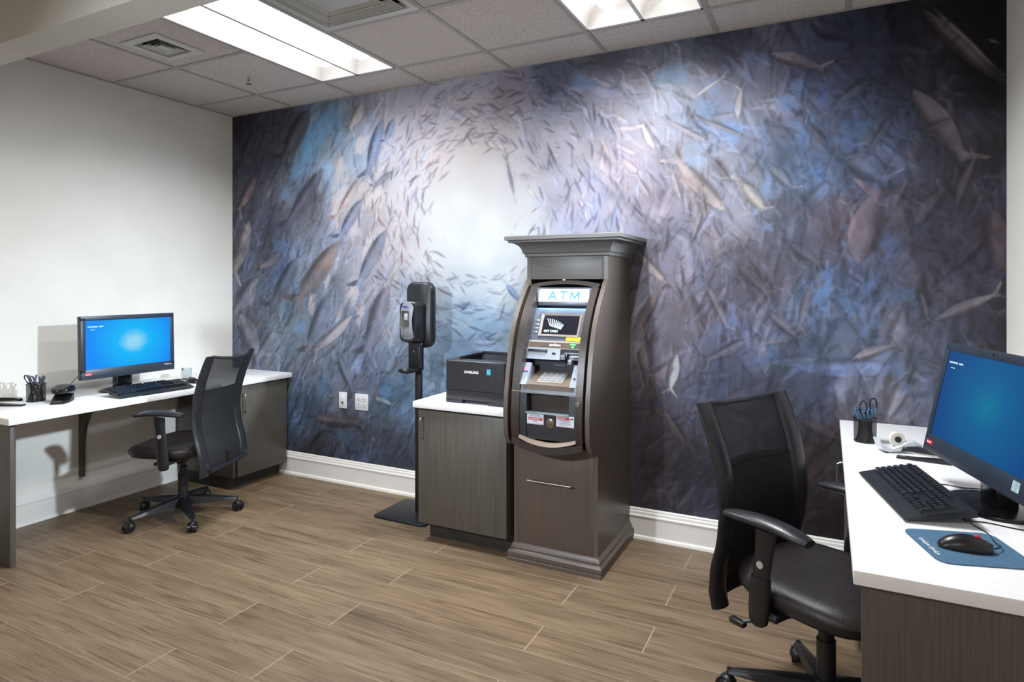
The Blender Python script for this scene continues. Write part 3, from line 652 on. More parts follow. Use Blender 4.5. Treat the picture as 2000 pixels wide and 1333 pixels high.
# crown and base mouldings swept round three sides
def moulding(name, prof, xl_, xr_, yf, yb, m, mb_extra=None):
    mb = MB(); rings = []
    for (ox, z) in prof: rings.append([(xl_-ox, yb, z), (xl_-ox, yf-ox, z), (xr_+ox, yf-ox, z), (xr_+ox, yb, z)])
    mb.loft(rings, True, True); return part(name, mb, m, r, True, ang=12)
crown = [(0, 1.555), (.006, 1.556), (.010, 1.560), (.010, 1.572), (.018, 1.576), (.021, 1.588)]+[(.021+.046*(1-math.cos(t))+.006*math.sin(t), 1.588+.042*math.sin(t)) for t in np.linspace(.1, PI/2, 7)]+[(.077, 1.632), (.077, 1.640), (.092, 1.644), (.092, 1.662), (.090, 1.665)]
moulding('crown_moulding', crown, CXL, CXR, -.402, -.004, 'atmwood_sheen')
basep = [(.026, 0), (.026, .018), (.022, .021), (.022, .024), (.026, .028), (.026, .046), (.020, .056), (.014, .060), (.014, .070), (.010, .074), (.006, .084), (.002, .090), (0, .092)]
moulding('base_moulding', basep, CXL, CXR, -.560, -.004, 'atmwood')
# machine fascia
grey = mat('gunmetal_plastic', (92, 100, 112), .36, .2, col2=(100, 108, 120), nscale=40)
lgrey = mat('light_grey_plastic', (150, 158, 170), .36, .2, col2=(142, 150, 162), nscale=40)
dk = mat('dark_brown_bezel', (58, 52, 50), .32, .2, col2=(64, 58, 56), nscale=40)
dteal = mat('dark_recess', (34, 44, 54), .4, col2=(30, 38, 48), nscale=30)
XA, XB = 2.818, 3.188
def strip(xa1, xb1, za1, zb1, off, th, n=14, xt=None):
    """slab following the bowed front: front face at profile+off, thickness th (towards the wall)"""
    mb = MB(); rings = []
    for k in range(n+1):
        z = za1+(zb1-za1)*k/n; y = PF(z)+off
        a_, b_ = (xa1, xb1) if xt is None else xt(k/n)
        rings.append([(a_, y, z), (b_, y, z), (b_, y+th, z), (a_, y+th, z)])
    return mb.loft(rings, True, True)
bz = part('bezel_side', strip(XA, XA+.042, .64, 1.40, -.012, .09, 20), dk, r, True, ang=30)
part('bezel_side', strip(XB-.034, XB, .64, 1.40, -.012, .09, 20), dk, r, True, ang=30)
mb = MB(); rings = []
for k in range(17):      # bowed lower bezel
    t = k/16; x = XA+(XB-XA)*t; s = 4*t*(1-t); y = PF(.66)-.012-.022*s; rings.append([(x, y, .628-.030*s), (x, y, .662-.030*s), (x, -.585, .662-.030*s), (x, -.585, .628-.030*s)])
part('lower_bezel', mb.loft(rings, True, True), dk, r, True, ang=30)
mb = MB(); rings = []
for k in range(17):
    t = k/16; x = XA+.038+(XB-XA-.072)*t; s = 4*t*(1-t); y = PF(.68)-.010-.018*s; rings.append([(x, y, .660-.026*s), (x, y+.004, .676-.026*s), (x, y+.03, .676-.026*s), (x, y+.03, .660-.026*s)])
part('tan_lip', mb.loft(rings, True, True), mat('tan_plastic', (150, 134, 118), .4), r, True, ang=30, label='tan curved lip at the foot of the machine')
mb = MB(); rings = []
for k in range(17):      # arched top bezel
    t = k/16; x = XA+(XB-XA)*t; s = 4*t*(1-t); zb_ = 1.392+.020*s; rings.append([(x, PF(zb_)-.012, zb_), (x, PF(min(1.43, zb_+.02))-.004, zb_+.020), (x, -.385, zb_+.020), (x, -.385, zb_)])
part('upper_bezel', mb.loft(rings, True, True), dk, r, True, ang=30)
part('inner_shell', strip(XA+.02, XB-.02, .64, 1.42, .15, .02, 18), dteal, r, True)
# blue-lit sign box
sb = part('sign_box', MB().box(XA+.042, XB-.034, -.470, -.40, 1.302, 1.322, .001).box(XA+.042, XB-.034, -.455, -.40, 1.386, 1.394).box(XA+.042, XA+.050, -.470, -.40, 1.302, 1.392).box(XB-.042, XB-.034, -.470, -.40, 1.302, 1.392), grey, r, True)
sign_m = mat('lit_sign', (235, 245, 255), .4, emit=(225, 246, 255), estr=1.15)
def slant(x, y, z0_, z1_, lean): return None
SY0, SY1 = -.470, -.455
def on_sign(z): return SY0+(z-1.322)/(1.386-1.322)*(SY1-SY0)
mb = MB(); mb.loft([[(2.868, on_sign(1.322)+.006, 1.318), (3.148, on_sign(1.322)+.006, 1.318), (3.148, -.42, 1.318), (2.868, -.42, 1.318)], [(2.868, on_sign(1.388)+.006, 1.388), (3.148, on_sign(1.388)+.006, 1.388), (3.148, -.40, 1.388), (2.868, -.40, 1.388)]], True, True)
sg = part('lit_sign', mb, sign_m, r, True)
sl_m = mat('sign_letters', (70, 130, 140), .5, emit=(120, 184, 190), estr=.36)
for x_, w_, strokes in ((2.922, .042, [((0, 0), (.5, 1)), ((1, 0), (.5, 1)), ((.22, .34), (.78, .34))]),
                        (2.984, .040, [((0, .93), (1, .93)), ((.5, 0), (.5, 1))]),
                        (3.042, .048, [((.06, 0), (.06, 1)), ((.94, 0), (.94, 1)), ((.06, 1), (.5, .18)), ((.94, 1), (.5, .18))])):
    mb = MB()
    for k_, ((ua, va), (ub, vb)) in enumerate(strokes):
        pa, pb = Vector((x_+w_*ua, 1.331+.044*va)), Vector((x_+w_*ub, 1.331+.044*vb)); dd = (pb-pa).normalized(); nn = Vector((-dd.y, dd.x))*.0044
        mb.quad(*[(p.x, on_sign(p.y)+.0034-.0002*k_, p.y) for p in (pa+nn, pa-nn, pb-nn, pb+nn)])
    part('sign_letter', mb, sl_m, sg, True, smooth=False)
sl = bpy.data.lights.new('sign_glow', 'AREA'); sl.shape = 'RECTANGLE'; sl.size = .27; sl.size_y = .02; sl.energy = .30; sl.color = (.22, .52, 1.0)
so = bpy.data.objects.new('sign_glow', sl); COL.objects.link(so); so.location = (3.005, -.475, 1.300); so.rotation_euler = (math.radians(20), 0, 0)
# screen panel
def fpt(x, z, off): return (x, PF(z)+off, z)
sp = part('screen_panel', strip(XA+.042, XB-.034, 1.128, 1.288, .055, .05, 8), grey, r, True, ang=30)
bevel_m = mat('screen_frame', (128, 118, 112), .4)
zA, zB, sxa, sxb = 1.161, 1.252, 2.918, 3.108
mb = MB(); o_ = .053
for (a_, b_, c_, d_) in (((sxa-.014, zA-.009), (sxb+.014, zA-.009), (sxb, zA), (sxa, zA)), ((sxa-.014, zB+.012), (sxa, zB), (sxb, zB), (sxb+.014, zB+.012)),
                         ((sxa-.014, zA-.009), (sxa, zA), (sxa, zB), (sxa-.014, zB+.012)), ((sxb+.014, zA-.009), (sxb+.014, zB+.012), (sxb, zB), (sxb, zA))):
    outer = {(sxa-.014), (sxb+.014)}
    mb.quad(*[fpt(x_, z_, .046 if x_ in outer else .0535) for x_, z_ in (a_, b_, c_, d_)])
part('screen_frame', mb, bevel_m, sp, True, smooth=False)
scr_m = mat('cash_screen', (18, 18, 26), .2, emit=(40, 36, 52), estr=.5, col2=None)
mb = MB(); mb.grid([[fpt(x_, z_, .053) for x_ in (sxa, sxb)] for z_ in np.linspace(zA, zB, 5)]); sc_ = part('screen', mb, scr_m, sp, True, smooth=False)
glow = mat('screen_print', (150, 175, 178), .5, emit=(190, 230, 232), estr=.5)
sup = Vector((0, PF(zB)-PF(zA), zB-zA)).normalized()
text('GET CASH', .0165, fpt(sxa+.012, zA+.010, .0515), (1, 0, 0), sup, glow, sc_, bold=.0009, xs=.98)
for k in range(9):   # feather-like emblem
    t = k/8; bx_, bz_ = sxa+.040+.056*t, zA+.048-.016*t
    L_ = .030*(1-.35*t)+.006; a_ = math.radians(122-78*t)
    p = [(bx_, bz_-.008+.004*t), (bx_+.0055, bz_-.010), (bx_+L_*math.cos(a_)*1.0+.0012, bz_+L_*math.sin(a_)*.95), (bx_-.004+L_*math.cos(a_)*.9, bz_+L_*math.sin(a_)*.9)]
    part('emblem_feather', MB().quad(*[fpt(x_, z_, .0512) for x_, z_ in p]), glow, sc_, True, smooth=False)
for k in range(4):
    for xs_ in (sxa-.040, sxb+.022):
        zk = 1.168+.019*k; part('button', MB().box(xs_, xs_+.020, PF(zk)+.049, PF(zk)+.056, zk-.0065, zk+.0065, .0015), lgrey, sp, True)
yel = flat((232, 214, 40), .45, 'yellow_sticker')
part('yellow_sticker', MB().quad(fpt(3.056, 1.131, .050), fpt(3.150, 1.131, .050), fpt(3.150, 1.151, .050), fpt(3.056, 1.151, .050)), yel, sp, True, smooth=False, label='bright yellow sticker')
part('sticker_print', MB().quad(fpt(3.068, 1.139, .0494), fpt(3.138, 1.139, .0494), fpt(3.138, 1.144, .0494), fpt(3.068, 1.144, .0494)), flat((206, 176, 30), .5), sp, True, smooth=False)
# brand strip
bs = part('brand_strip_frame', strip(XA+.036, XB-.034, 1.090, 1.128, .048, .05, 4), mat('pale_frame', (172, 164, 156), .4), r, True)
part('brand_strip', strip(XA+.048, XB-.036, 1.096, 1.122, .0465, .004, 3), mat('brown_strip', (92, 74, 64), .4, col2=(76, 62, 54), nscale=20), bs, True)
text('GENMEGA', .0125, fpt(2.972, 1.105, .0455), (1, 0, 0), (0, .3, 1), white, bs, bold=.0004, shear=.15, xs=1.05)
text('^', .012, fpt(3.000, 1.110, .0455), (1, 0, 0), (0, .3, 1), white, bs, bold=.0004)
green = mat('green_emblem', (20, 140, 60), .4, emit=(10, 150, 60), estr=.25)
part('green_emblem', MB().quad(fpt(3.078, 1.121, .0445), fpt(3.092, 1.098, .0445), fpt(3.106, 1.098, .0445), fpt(3.120, 1.121, .0445)), green, bs, True, smooth=False, label='green shield emblem')
text('V', .013, fpt(3.0945, 1.099, .0438), (1, 0, 0), (0, .3, 1), white, bs, bold=.0004)
part('emblem_print', MB().quad(fpt(3.086, 1.114, .0438), fpt(3.112, 1.114, .0438), fpt(3.112, 1.117, .0438), fpt(3.086, 1.117, .0438)), white, bs, True, smooth=False)
# receipt slot, centre emblem, card reader
sh = part('slot_fascia', strip(XA+.038, 3.040, 1.040, 1.092, .034, .05, 5), lgrey, r, True)
part('receipt_slot', MB().box(2.868, 2.972, PF(1.08)+.030, PF(1.08)+.06, 1.071, 1.088, .001), dteal, sh, True)
part('slot_guide', MB().box(2.872, 2.966, PF(1.074)+.026, PF(1.074)+.032, 1.0725, 1.0745), lgrey, sh, True)
part('round_emblem', MB().cyl((3.008, PF(1.066)+.033, 1.066), (3.008, PF(1.066)+.037, 1.068), .0105, n=24), mat('bronze_disc', (120, 104, 96), .4, .6), sh, True)
cr = part('card_reader', MB().box(3.046, 3.154, PF(1.06)+.028, PF(1.06)+.06, 1.042, 1.066, .002), lgrey, r, True)
part('reader_recess', MB().box(3.044, 3.154, PF(1.08)+.040, PF(1.08)+.07, 1.066, 1.092), dteal, cr, True)
part('reader_lip', MB().box(3.066, 3.152, PF(1.072)+.022, PF(1.072)+.04, 1.072, 1.076), lgrey, cr, True)
part('card_slot', MB().box(3.076, 3.090, PF(1.05)+.010, PF(1.05)+.045, 1.030, 1.074, .002), 'glossblack', cr, True)
part('card_guide', MB().box(3.088, 3.108, PF(1.035)+.018, PF(1.035)+.05, 1.022, 1.046, .002), lgrey, cr, True)
part('indicator', MB().box(3.116, 3.140, PF(1.055)+.026, PF(1.055)+.03, 1.052, 1.056), 'slotdark', cr, True)
# recess back wall, keypad shelf
part('recess_wall', MB().box(XA+.03, XB-.03, -.535, -.52, .965, 1.045), dteal, r, True)
part('recess_slot', MB().box(2.985, 3.045, -.538, -.534, 1.004, 1.010), grey, r, True)
mb = MB(); mb.loft([[(XA+.06, -.528, .978), (XB-.06, -.528, .978), (XB-.06, -.528, .955), (XA+.06, -.528, .955)], [(XA+.06, -.668, .924), (XB-.05, -.668, .924), (XB-.05, -.668, .90), (XA+.06, -.668, .90)]], True, True)
ks = part('keypad_shelf', mb, mat('taupe_shelf', (112, 100, 90), .36), r, True)
kn = Vector((0, -.054, .14)).normalized()
def kp(x, t, h): return Vector((x, -.528-.14*t, .978-.054*t))+kn*h
mb = MB(); mb.loft([[kp(2.938, .18, 0), kp(3.072, .18, 0), kp(3.072, .18, .004), kp(2.938, .18, .004)], [kp(2.938, .86, 0), kp(3.072, .86, 0), kp(3.072, .86, .004), kp(2.938, .86, .004)]], True, True)
kb_ = part('keypad', mb, mat('keypad_metal', (176, 164, 154), .35, .3), ks, True)
for a_ in range(4):
    for b_ in range(4):
        xk = 2.945+.031*a_; t0 = .22+.155*b_; mb = MB()
        mb.loft([[kp(xk, t0, .004), kp(xk+.022+(.004 if a_ == 3 else 0), t0, .004), kp(xk+.022, t0+.11, .004), kp(xk, t0+.11, .004)], [kp(xk+.001, t0+.01, .0075), kp(xk+.021, t0+.01, .0075), kp(xk+.021, t0+.10, .0075), kp(xk+.001, t0+.10, .0075)]], True, True)
        part('key', mb, lgrey, kb_, True, ang=30)
for s_, (xa1, xb1) in enumerate(((XA+.036, XA+.074), (XB-.070, XB-.036))):
    mb = MB(); mb.loft([[(xa1, -.600, 1.020), (xb1, -.600, 1.020), (xb1, -.56, .99), (xa1, -.56, .99)], [(xa1, -.672, .922), (xb1, -.672, .922), (xb1, -.60, .90), (xa1, -.60, .90)]], True, True)
    rl = part('side_rail', mb, lgrey, r, True)
    def rp(x, t, h=.0006): return (x, -.600-.072*t-h*.8, 1.020-.098*t+h*.6)
    if s_ == 0:
        part('rail_sticker', MB().quad(rp(xa1+.006, .22), rp(xb1-.008, .22), rp(xb1-.008, .36), rp(xa1+.006, .36)), flat((196, 130, 160), .5), rl, True, smooth=False)
        part('rail_sticker', MB().quad(rp(xa1+.006, .40), rp(xb1-.008, .40), rp(xb1-.008, .46), rp(xa1+.006, .46)), flat((50, 60, 90), .5), rl, True, smooth=False)
    else:
        q0 = Vector(rp((xa1+xb1)/2, .62)); part('headphone_jack', MB().cyl(q0, q0+Vector((0, -.002, .002)), .005), 'slotdark', rl, True)
part('shelf_lip', strip(XA+.036, XB-.034, .880, .924, -.002, .03, 4), grey, r, True)
# lower door with cash tray
part('seam_line', MB().box(XA-.001, XB, PF(.887)-.0125, PF(.887)-.0105, .886, .8885), mat('pale_seam', (150, 138, 128), .4), r, True)
ld = part('lower_door', strip(XA+.036, XA+.078, .66, .880, -.002, .05, 6).loft([[(2.900, PF(z)-.002, z), (XB-.034, PF(z)-.002, z), (XB-.034, PF(z)+.05, z), (2.900, PF(z)+.05, z)] for z in np.linspace(.66, .786, 5)], True, True)
          .loft([[(3.118, PF(z)-.002, z), (XB-.034, PF(z)-.002, z), (XB-.034, PF(z)+.05, z), (3.118, PF(z)+.05, z)] for z in np.linspace(.786, .880, 5)], True, True), mat('charcoal_plastic', (46, 48, 55), .38, .1, col2=(52, 54, 60), nscale=40), r, True, ang=30)
part('recess_panel', MB().box(2.88, 3.13, -.628, -.615, .79, .885), dk, ld, True)
clear = mat('clear_plastic', (190, 205, 210), .08, trans=.75, ior=1.3)
part('cash_tray', MB().box(2.895, 3.122, -.690, -.630, .786, .790, .001), mat('tray_plastic', (110, 124, 130), .2), ld, True)
mb = MB().lathe([(.0, .004), (.016, .003), (.024, .0), (.026, -.001)], (0, 0, 0), 24); bmesh.ops.scale(mb.bm, vec=(1, 1, 1.4), verts=mb.bm.verts)
part('tray_cup', MB().sph((3.024, PF(.75)-.002, .745), .028, (.8, .2, .95)), mat('worn_metal', (140, 124, 112), .28, .8), ld, True)
red = flat((200, 70, 74), .5, 'red_print'); ink = flat((110, 130, 160), .5, 'ink_print')
def sticker(xa1, xb1, za1, zb1, rows_, hdr, htxt):
    st = part('notice_sticker', MB().box(xa1, xb1, PF(.755)-.0035, PF(.755)-.0025, za1, zb1), flat((214, 220, 230), .5, 'paper'), ld, True)
    yv = PF(.755)-.0038
    part('red_band', MB().quad((xa1+.006, yv, hdr-.006), (xb1-(.006 if xa1 < 3 else .022), yv, hdr-.006), (xb1-(.006 if xa1 < 3 else .022), yv, hdr+.007), (xa1+.006, yv, hdr+.007)), red, st, True, smooth=False)
    text(htxt, .011, (xa1+.008, yv-.0005, hdr-.004), (1, 0, 0), (0, 0, 1), white, st, bold=.0002, xs=.95)
    for z_, a_, b_, cm in rows_: part('print_line', MB().quad((xa1+a_, yv, z_), (xb1-b_, yv, z_), (xb1-b_, yv, z_+.0022), (xa1+a_, yv, z_+.0022)), red if cm else ink, st, True, smooth=False)
    return st
sticker(2.902, 2.990, .733, .786, [(.7765, .018, .018, 0), (.771, .012, .014, 0), (.750, .034, .034, 0), (.745, .03, .03, 0), (.783, .001, .001, 1), (.735, .001, .001, 1)], .759, 'ATTENTION')
st = sticker(3.056, 3.146, .733, .786, [(.764, .02, .018, 0), (.757, .014, .014, 0), (.750, .016, .016, 0), (.744, .014, .014, 0), (.7345, .001, .001, 1)], .774, 'NOTICE')
part('arrow', MB().quad((3.127, -.6785-.0025, .773), (3.136, -.681, .773), (3.136, -.681, .777), (3.127, -.681, .777)).quad((3.135, -.681, .769), (3.143, -.681, .775), (3.143, -.681, .7755), (3.135, -.681, .781)), 'slotdark', st, True, smooth=False)
part('door_lock', MB().cyl((3.168, PF(.85)-.012, .849), (3.168, PF(.85)-.020, .849), .012, n=24).cyl((3.168, PF(.85)-.020, .849), (3.168, PF(.85)-.022, .849), .008, n=20), 'steel', ld, True)
# ------------------------------------------------------------------ OFFICE CHAIRS
def prof_back(z): return float(np.interp(z, [.30, .36, .45, .54, .65, .765, .86, .94, 1.0], [-.262, -.272, -.258, -.232, -.220, -.235, -.262, -.293, -.318]))
mesh_m = mat('black_mesh_fabric', (9, 10, 14), .75, col2=(15, 16, 22), nscale=400, bump=.3, bscale=500)
meshopen_m = mat('sheer_black_mesh', (15, 16, 22), .6, alpha=.89)
def chair(loc, deg, a0, label):
    r = root('office_chair', loc, math.radians(deg), label, 'office chair', 'mesh-back office chairs')
    part('base_hub', MB().cyl((0, 0, .055), (0, 0, .135), .042, .036, 24), 'blackplastic', r)
    for k in range(5):
        a = math.radians(a0+72*k); c, s = math.cos(a), math.sin(a); mx = Matrix.Rotation(a, 4, 'Z')
        mb = MB(); rings = []
        for q in range(7):
            t = q/6; x = .03+.27*t; w = .030-.012*t; zt = .128-.046*t**1.3; zb_ = .075-.004*t+.0*t
            rings.append([mx @ Vector(p) for p in ((x, -w, zb_), (x, w, zb_), (x, w*.8, zt-.006), (x, w*.4, zt), (x, -w*.4, zt), (x, -w*.8, zt-.006))])
        part('base_arm', mb.loft(rings, True, True), 'blackplastic', r, ang=35)
        cd = math.radians(a0+72*k+random.uniform(-70, 70)); dx, dy = math.cos(cd), math.sin(cd); px, py = .30*c, .30*s
        cs = part('caster', MB().cyl((px, py, .045), (px, py, .085), .008).sph((px+.005*dx, py+.005*dy, .034), .030, (1, 1, .9)), 'blackplastic', r)
        for e in (-1, 1):
            wx, wy = px+.012*dx-dy*e*.014, py+.012*dy+dx*e*.014
            part('wheel', MB().cyl((wx-dy*e*.009, wy+dx*e*.009, .0275), (wx+dy*e*.009, wy-dx*e*.009, .0275), .0272, n=24), 'glossblack', cs)
    part('gas_column', MB().cyl((0, 0, .12), (0, 0, .26), .029, n=24).cyl((0, 0, .26), (0, 0, .305), .024, n=24).cyl((0, 0, .305), (0, 0, .40), .014, n=20), 'blackplastic', r)
    part('mechanism', MB().box(-.10, .11, -.07, .07, .372, .408, .012), 'blackplastic', r)
    part('lever', MB().tube([(.02, -.05, .385), (.01, -.16, .385), (-.04, -.24, .372), (-.10, -.285, .352)], .005).box(-.145, -.09, -.300, -.275, .336, .354, .006), 'blackplastic', r)
    if deg > 90: part('adjuster_knob', MB().cyl((-.06, .06, .375), (-.06, .12, .375), .026, n=20), 'blackplastic', r)
    # seat cushion
    rings = []
    def sring(sc, z, n=40):
        out = []
        for k in range(n):
            t = 2*PI*k/n; c, s = math.cos(t), math.sin(t); e = 3.4
            x = math.copysign(abs(c)**(2/e), c); y = math.copysign(abs(s)**(2/e), s); f = .245*x*sc+.010
            l = .245*y*sc*(1-.06*max(0, -x))
            zz = z+(-.022*max(0, (f-.12)/.13)**1.6 if z > .44 else 0)+(.010*max(0, (-f-.1)/.12) if z > .44 else 0)
            out.append((f, l, zz))
        return out
    part('seat', MB().loft([sring(.86, .402), sring(.95, .408), sring(.995, .425), sring(1.0, .440), sring(.985, .456), sring(.93, .470), sring(.75, .477), sring(.4, .474)], True, True), 'seatcloth', r, ang=60)
    # back
    for e in (-1, 1):
        rings = []
        for z in np.linspace(.305, 1.0, 26):
            f = prof_back(z); lo = .205+.010*max(0, (z-.8)/.2)-.012*max(0, (.45-z)/.15); w = .041; th = .017
            taper = 1 if z < .96 else max(.35, 1-(z-.96)*9)
            c_ = e*lo
            rings.append([(f+th*taper*math.cos(t)-.010*math.sin(t)*e*0, c_+w*math.sin(t)*(.85+.15*taper), z) for t in np.linspace(0, 2*PI, 12, endpoint=False)])
        part('back_side', MB().loft(rings, True, True), 'leather', r, ang=60)
    def bpt(l, z): return (prof_back(z)-.045*(1-(l/.19)**2)*(.5+.5*min(1, max(0, (z-.35)/.3))), l, z-(.020*(1-(l/.19)**2) if z > .985 else 0))
    ls = np.linspace(-.188, .188, 13)
    part('sheer_mesh', MB().grid([[bpt(l, z) for l in ls] for z in np.linspace(.80, .995, 8)]), meshopen_m, r, ang=80)
    part('mesh_panel', MB().grid([[bpt(l, z) for l in ls] for z in np.linspace(.33, .80, 14)]), mesh_m, r, ang=80)
    part('lumbar_pad', MB().grid([[(bpt(l, z)[0]+.012, l, z) for l in ls] for z in np.linspace(.40, .78, 10)]), mesh_m, r, ang=80)
    part('top_bar', MB().tube([bpt(l, .995) for l in ls], .008), 'leather', r)
    part('back_support', MB().tube([(prof_back(.34)-.03, l, .335) for l in ls], .012).tube([(-.08, 0, .385), (-.2, 0, .372), (-.285, 0, .35), (-.30, 0, .42)], .022), 'blackplastic', r)
    # arms
    for e in (-1, 1):
        rings = []
        for q, (z, f, wf) in enumerate([(.355, -.060, .020), (.365, -.062, .032), (.40, -.060, .036), (.47, -.055, .036), (.505, -.052, .034)]):
            rings.append([(f+wf*math.cos(t), e*.262+.017*math.sin(t), z) for t in np.linspace(0, 2*PI, 14, endpoint=False)])
        mb = MB().loft(rings, True, True)
        mb.loft([[(f+wf*math.cos(t), e*.262+.012*math.sin(t), z) for t in np.linspace(0, 2*PI, 14, endpoint=False)] for z, f, wf in ((.50, -.052, .030), (.58, -.042, .032), (.655, -.034, .038))], True, True)
        ar = part('armrest', mb.box(-.09, .0, e*.12 if e > 0 else -.262, e*.262 if e > 0 else -.12, .380, .398, .004), 'blackplastic', r, ang=50)
        rings = []
        for q in range(15):
            t = q/14; x = -.180+.290*t; en = math.sin(PI*min(1, max(0, .04+.92*t)))**.24; w = (.036+.006*t)*en
            zc = .668+.010*math.sin(PI*t)-.006*max(0, t-.75)*4
            rings.append([(x, e*.262+w*math.cos(a), zc+(.018 if math.sin(a) > 0 else .016)*en*math.sin(a)) for a in np.linspace(0, 2*PI, 14, endpoint=False)])
        part('arm_pad', MB().loft(rings, True, True), 'leather', ar, ang=60)
        part('arm_button', MB().cyl((-.046, e*.270, .548), (-.046, e*.2785, .548), .0115, n=20), 'button', ar)
    return r
chair((.705, -.93, 0), 199.5, 134.5, 'black mesh office chair turned towards the left workstation')
chair((4.205, -1.165, 0), -31, 211, 'black mesh office chair tucked at the right countertop, nearest the camera')
# ------------------------------------------------------------------ COMPUTERS
def screen_mat(name, edge, mid, cen, rad, strength):
    m = bpy.data.materials.new(name); t = NT(m); b = t.b
    tc = t.new('ShaderNodeTexCoord'); vm = t.new('ShaderNodeVectorMath', operation='SUBTRACT'); vm.inputs[1].default_value = (0, .54, .52)
    t.link(tc.outputs['Generated'], vm.inputs[0]); mp = t.new('ShaderNodeVectorMath', operation='MULTIPLY'); mp.inputs[1].default_value = (0, 1.5, .95)
    t.link(vm.outputs[0], mp.inputs[0])
    nz = t.new('ShaderNodeTexNoise'); nz.inputs['Scale'].default_value = 5; t.link(tc.outputs['Generated'], nz.inputs['Vector'])
    ln = t.new('ShaderNodeVectorMath', operation='LENGTH'); t.link(mp.outputs[0], ln.inputs[0])
    ad = t.new('ShaderNodeMath', operation='MULTIPLY_ADD'); ad.inputs[1].default_value = .16; t.link(nz.outputs['Fac'], ad.inputs[0]); t.link(ln.outputs['Value'], ad.inputs[2])
    rp = t.new('ShaderNodeValToRGB'); e = rp.color_ramp.elements; e[0].position = rad[0]; e[0].color = s2l(cen); e[1].position = .85; e[1].color = s2l(edge); n = e.new(rad[1]); n.color = s2l(mid)
    t.link(ad.outputs[0], rp.inputs['Fac']); t.link(rp.outputs['Color'], b.inputs['Emission Color']); b.inputs['Emission Strength'].default_value = strength
    b.inputs['Base Color'].default_value = (.005, .006, .01, 1); b.inputs['Roughness'].default_value = .35; b.inputs['Specular IOR Level'].default_value = .15; return m
def monitor(loc, deg, tilt, zb, label, sm, sticker_big, base_z=HD):
    """local: screen faces +x, y across, z up; loc = foot of the screen on the desk"""
    r = root('desktop_computer', (loc[0], loc[1], base_z), math.radians(deg), label, 'computer')
    zb -= base_z; Wd, Hd = .578, .372
    T_ = Matrix.Translation((0, 0, zb)) @ Matrix.Rotation(-math.radians(tilt), 4, 'Y')
    hw = Wd/2
    def tm(mb): bmesh.ops.transform(mb.bm, matrix=T_, verts=mb.bm.verts); return mb
    part('housing', tm(MB().box(-.034, -.002, -hw, hw, 0, Hd, .004).box(-.062, -.03, -hw+.03, hw-.03, .03, Hd-.05, .01)), 'bezel', r)
    fr = MB().box(-.004, .004, -hw, hw, Hd-.027, Hd, .0015).box(-.004, .004, -hw, hw, 0, .058, .0015).box(-.004, .004, -hw, -hw+.026, .04, Hd-.01, .0015).box(-.004, .004, hw-.026, hw, .04, Hd-.01, .0015)
    f = part('front_bezel', tm(fr), 'bezel', r)
    part('speaker_groove', tm(MB().box(.0035, .0045, -hw+.006, hw-.006, .0175, .0195)), 'slotdark', f)
    part('webcam', tm(MB().cyl((.0035, 0, Hd-.013), (.0052, 0, Hd-.013), .004)), 'glossblack', f)
    s = part('screen', tm(MB().quad((.0012, -hw+.026, .058), (.0012, hw-.026, .058), (.0012, hw-.026, Hd-.027), (.0012, -hw+.026, Hd-.027))), sm, r, smooth=False)
    tg = part('red_logo_tag', tm(MB().box(.004, .0049, hw*-1+.020, hw*-1+.058, .025, .038)), flat((205, 30, 52), .45, 'red_tag', emit=(205, 30, 52), estr=.15), f, label='small red maker tag')
    WORLD[tg.name] = WORLD[r.name]
    up = (T_.to_3x3() @ Vector((0, 0, 1))); fx = T_ @ Vector((.0054, -hw+.0225, .0285))
    text('lenovo', .0105, fx, (0, 1, 0), up, white, tg, bold=.0002, world=False, xs=.98)
    if sticker_big: part('sticker', tm(MB().quad((.0045, hw-.062, .022), (.0045, hw-.030, .022), (.0045, hw-.030, .050), (.0045, hw-.062, .050))), mat('silver_sticker', (150, 185, 205), .4, .2, col2=(210, 222, 230), nscale=40), f, smooth=False, label='pale silver sticker')
    else:
        fx = T_ @ Vector((.0052, hw-.072, .037)); text('ThinkCentre', .0098, fx, (0, 1, 0), up, white, f, bold=.0002, world=False)
    cap = mat('screen_caption', (200, 225, 240), .5, emit=(130, 205, 240), estr=.55 if not sticker_big else .12)
    for k, (a, b, z) in enumerate([(.04, .098, Hd-.066), (.102, .135, Hd-.066), (.055, .09, Hd-.082)]):
        n = int((b-a)/.007)
        for q in range(n):
            y_ = -hw+a+.007*q; part('screen_caption', tm(MB().quad((.0016, y_, z), (.0016, y_+.0045, z), (.0016, y_+.0045, z+.006-(.003 if k == 2 else 0)), (.0016, y_, z+.006-(.003 if k == 2 else 0)))), cap, s, smooth=False)
    # neck and foot
    part('neck', MB().box(-.115, -.055, -.045, .045, .008, zb+.16, .006), 'glossblack', r)
    mb = MB(); rings = []
    for sc, z in ((1, 0), (1, .007), (.985, .0105), (.95, .012)):
        rings.append([(-.07+.115*sc*math.cos(t), .135*sc*math.sin(t), z) for t in np.linspace(0, 2*PI, 40, endpoint=False)])
    part('foot', mb.loft(rings, True, True), 'glossblack', r)
    for k in range(5):
        zz = .06+.022*k; part('side_port', tm(MB().box(-.028, -.016, -hw-.0006, -hw+.002, zz, zz+.010)), 'slotdark', r)
        if sticker_big: part('side_port', tm(MB().box(-.026, -.016, hw-.002, hw+.0006, zz, zz+.012)), 'slotdark', r)
    return r
monitor((.352, -1.031), 0, 1.5, .851, 'all-in-one computer with bright blue screen on the left countertop',
        screen_mat('blue_screen', (0, 134, 240), (0, 178, 240), (138, 208, 236), (.17, .34), 1.05), False)
monitor((4.578, -1.17), -165, 12, .850, 'all-in-one computer with dark blue screen, cut by the right edge',
        screen_mat('deep_blue_screen', (0, 80, 150), (0, 108, 168), (0, 134, 170), (.08, .34), .72), True)
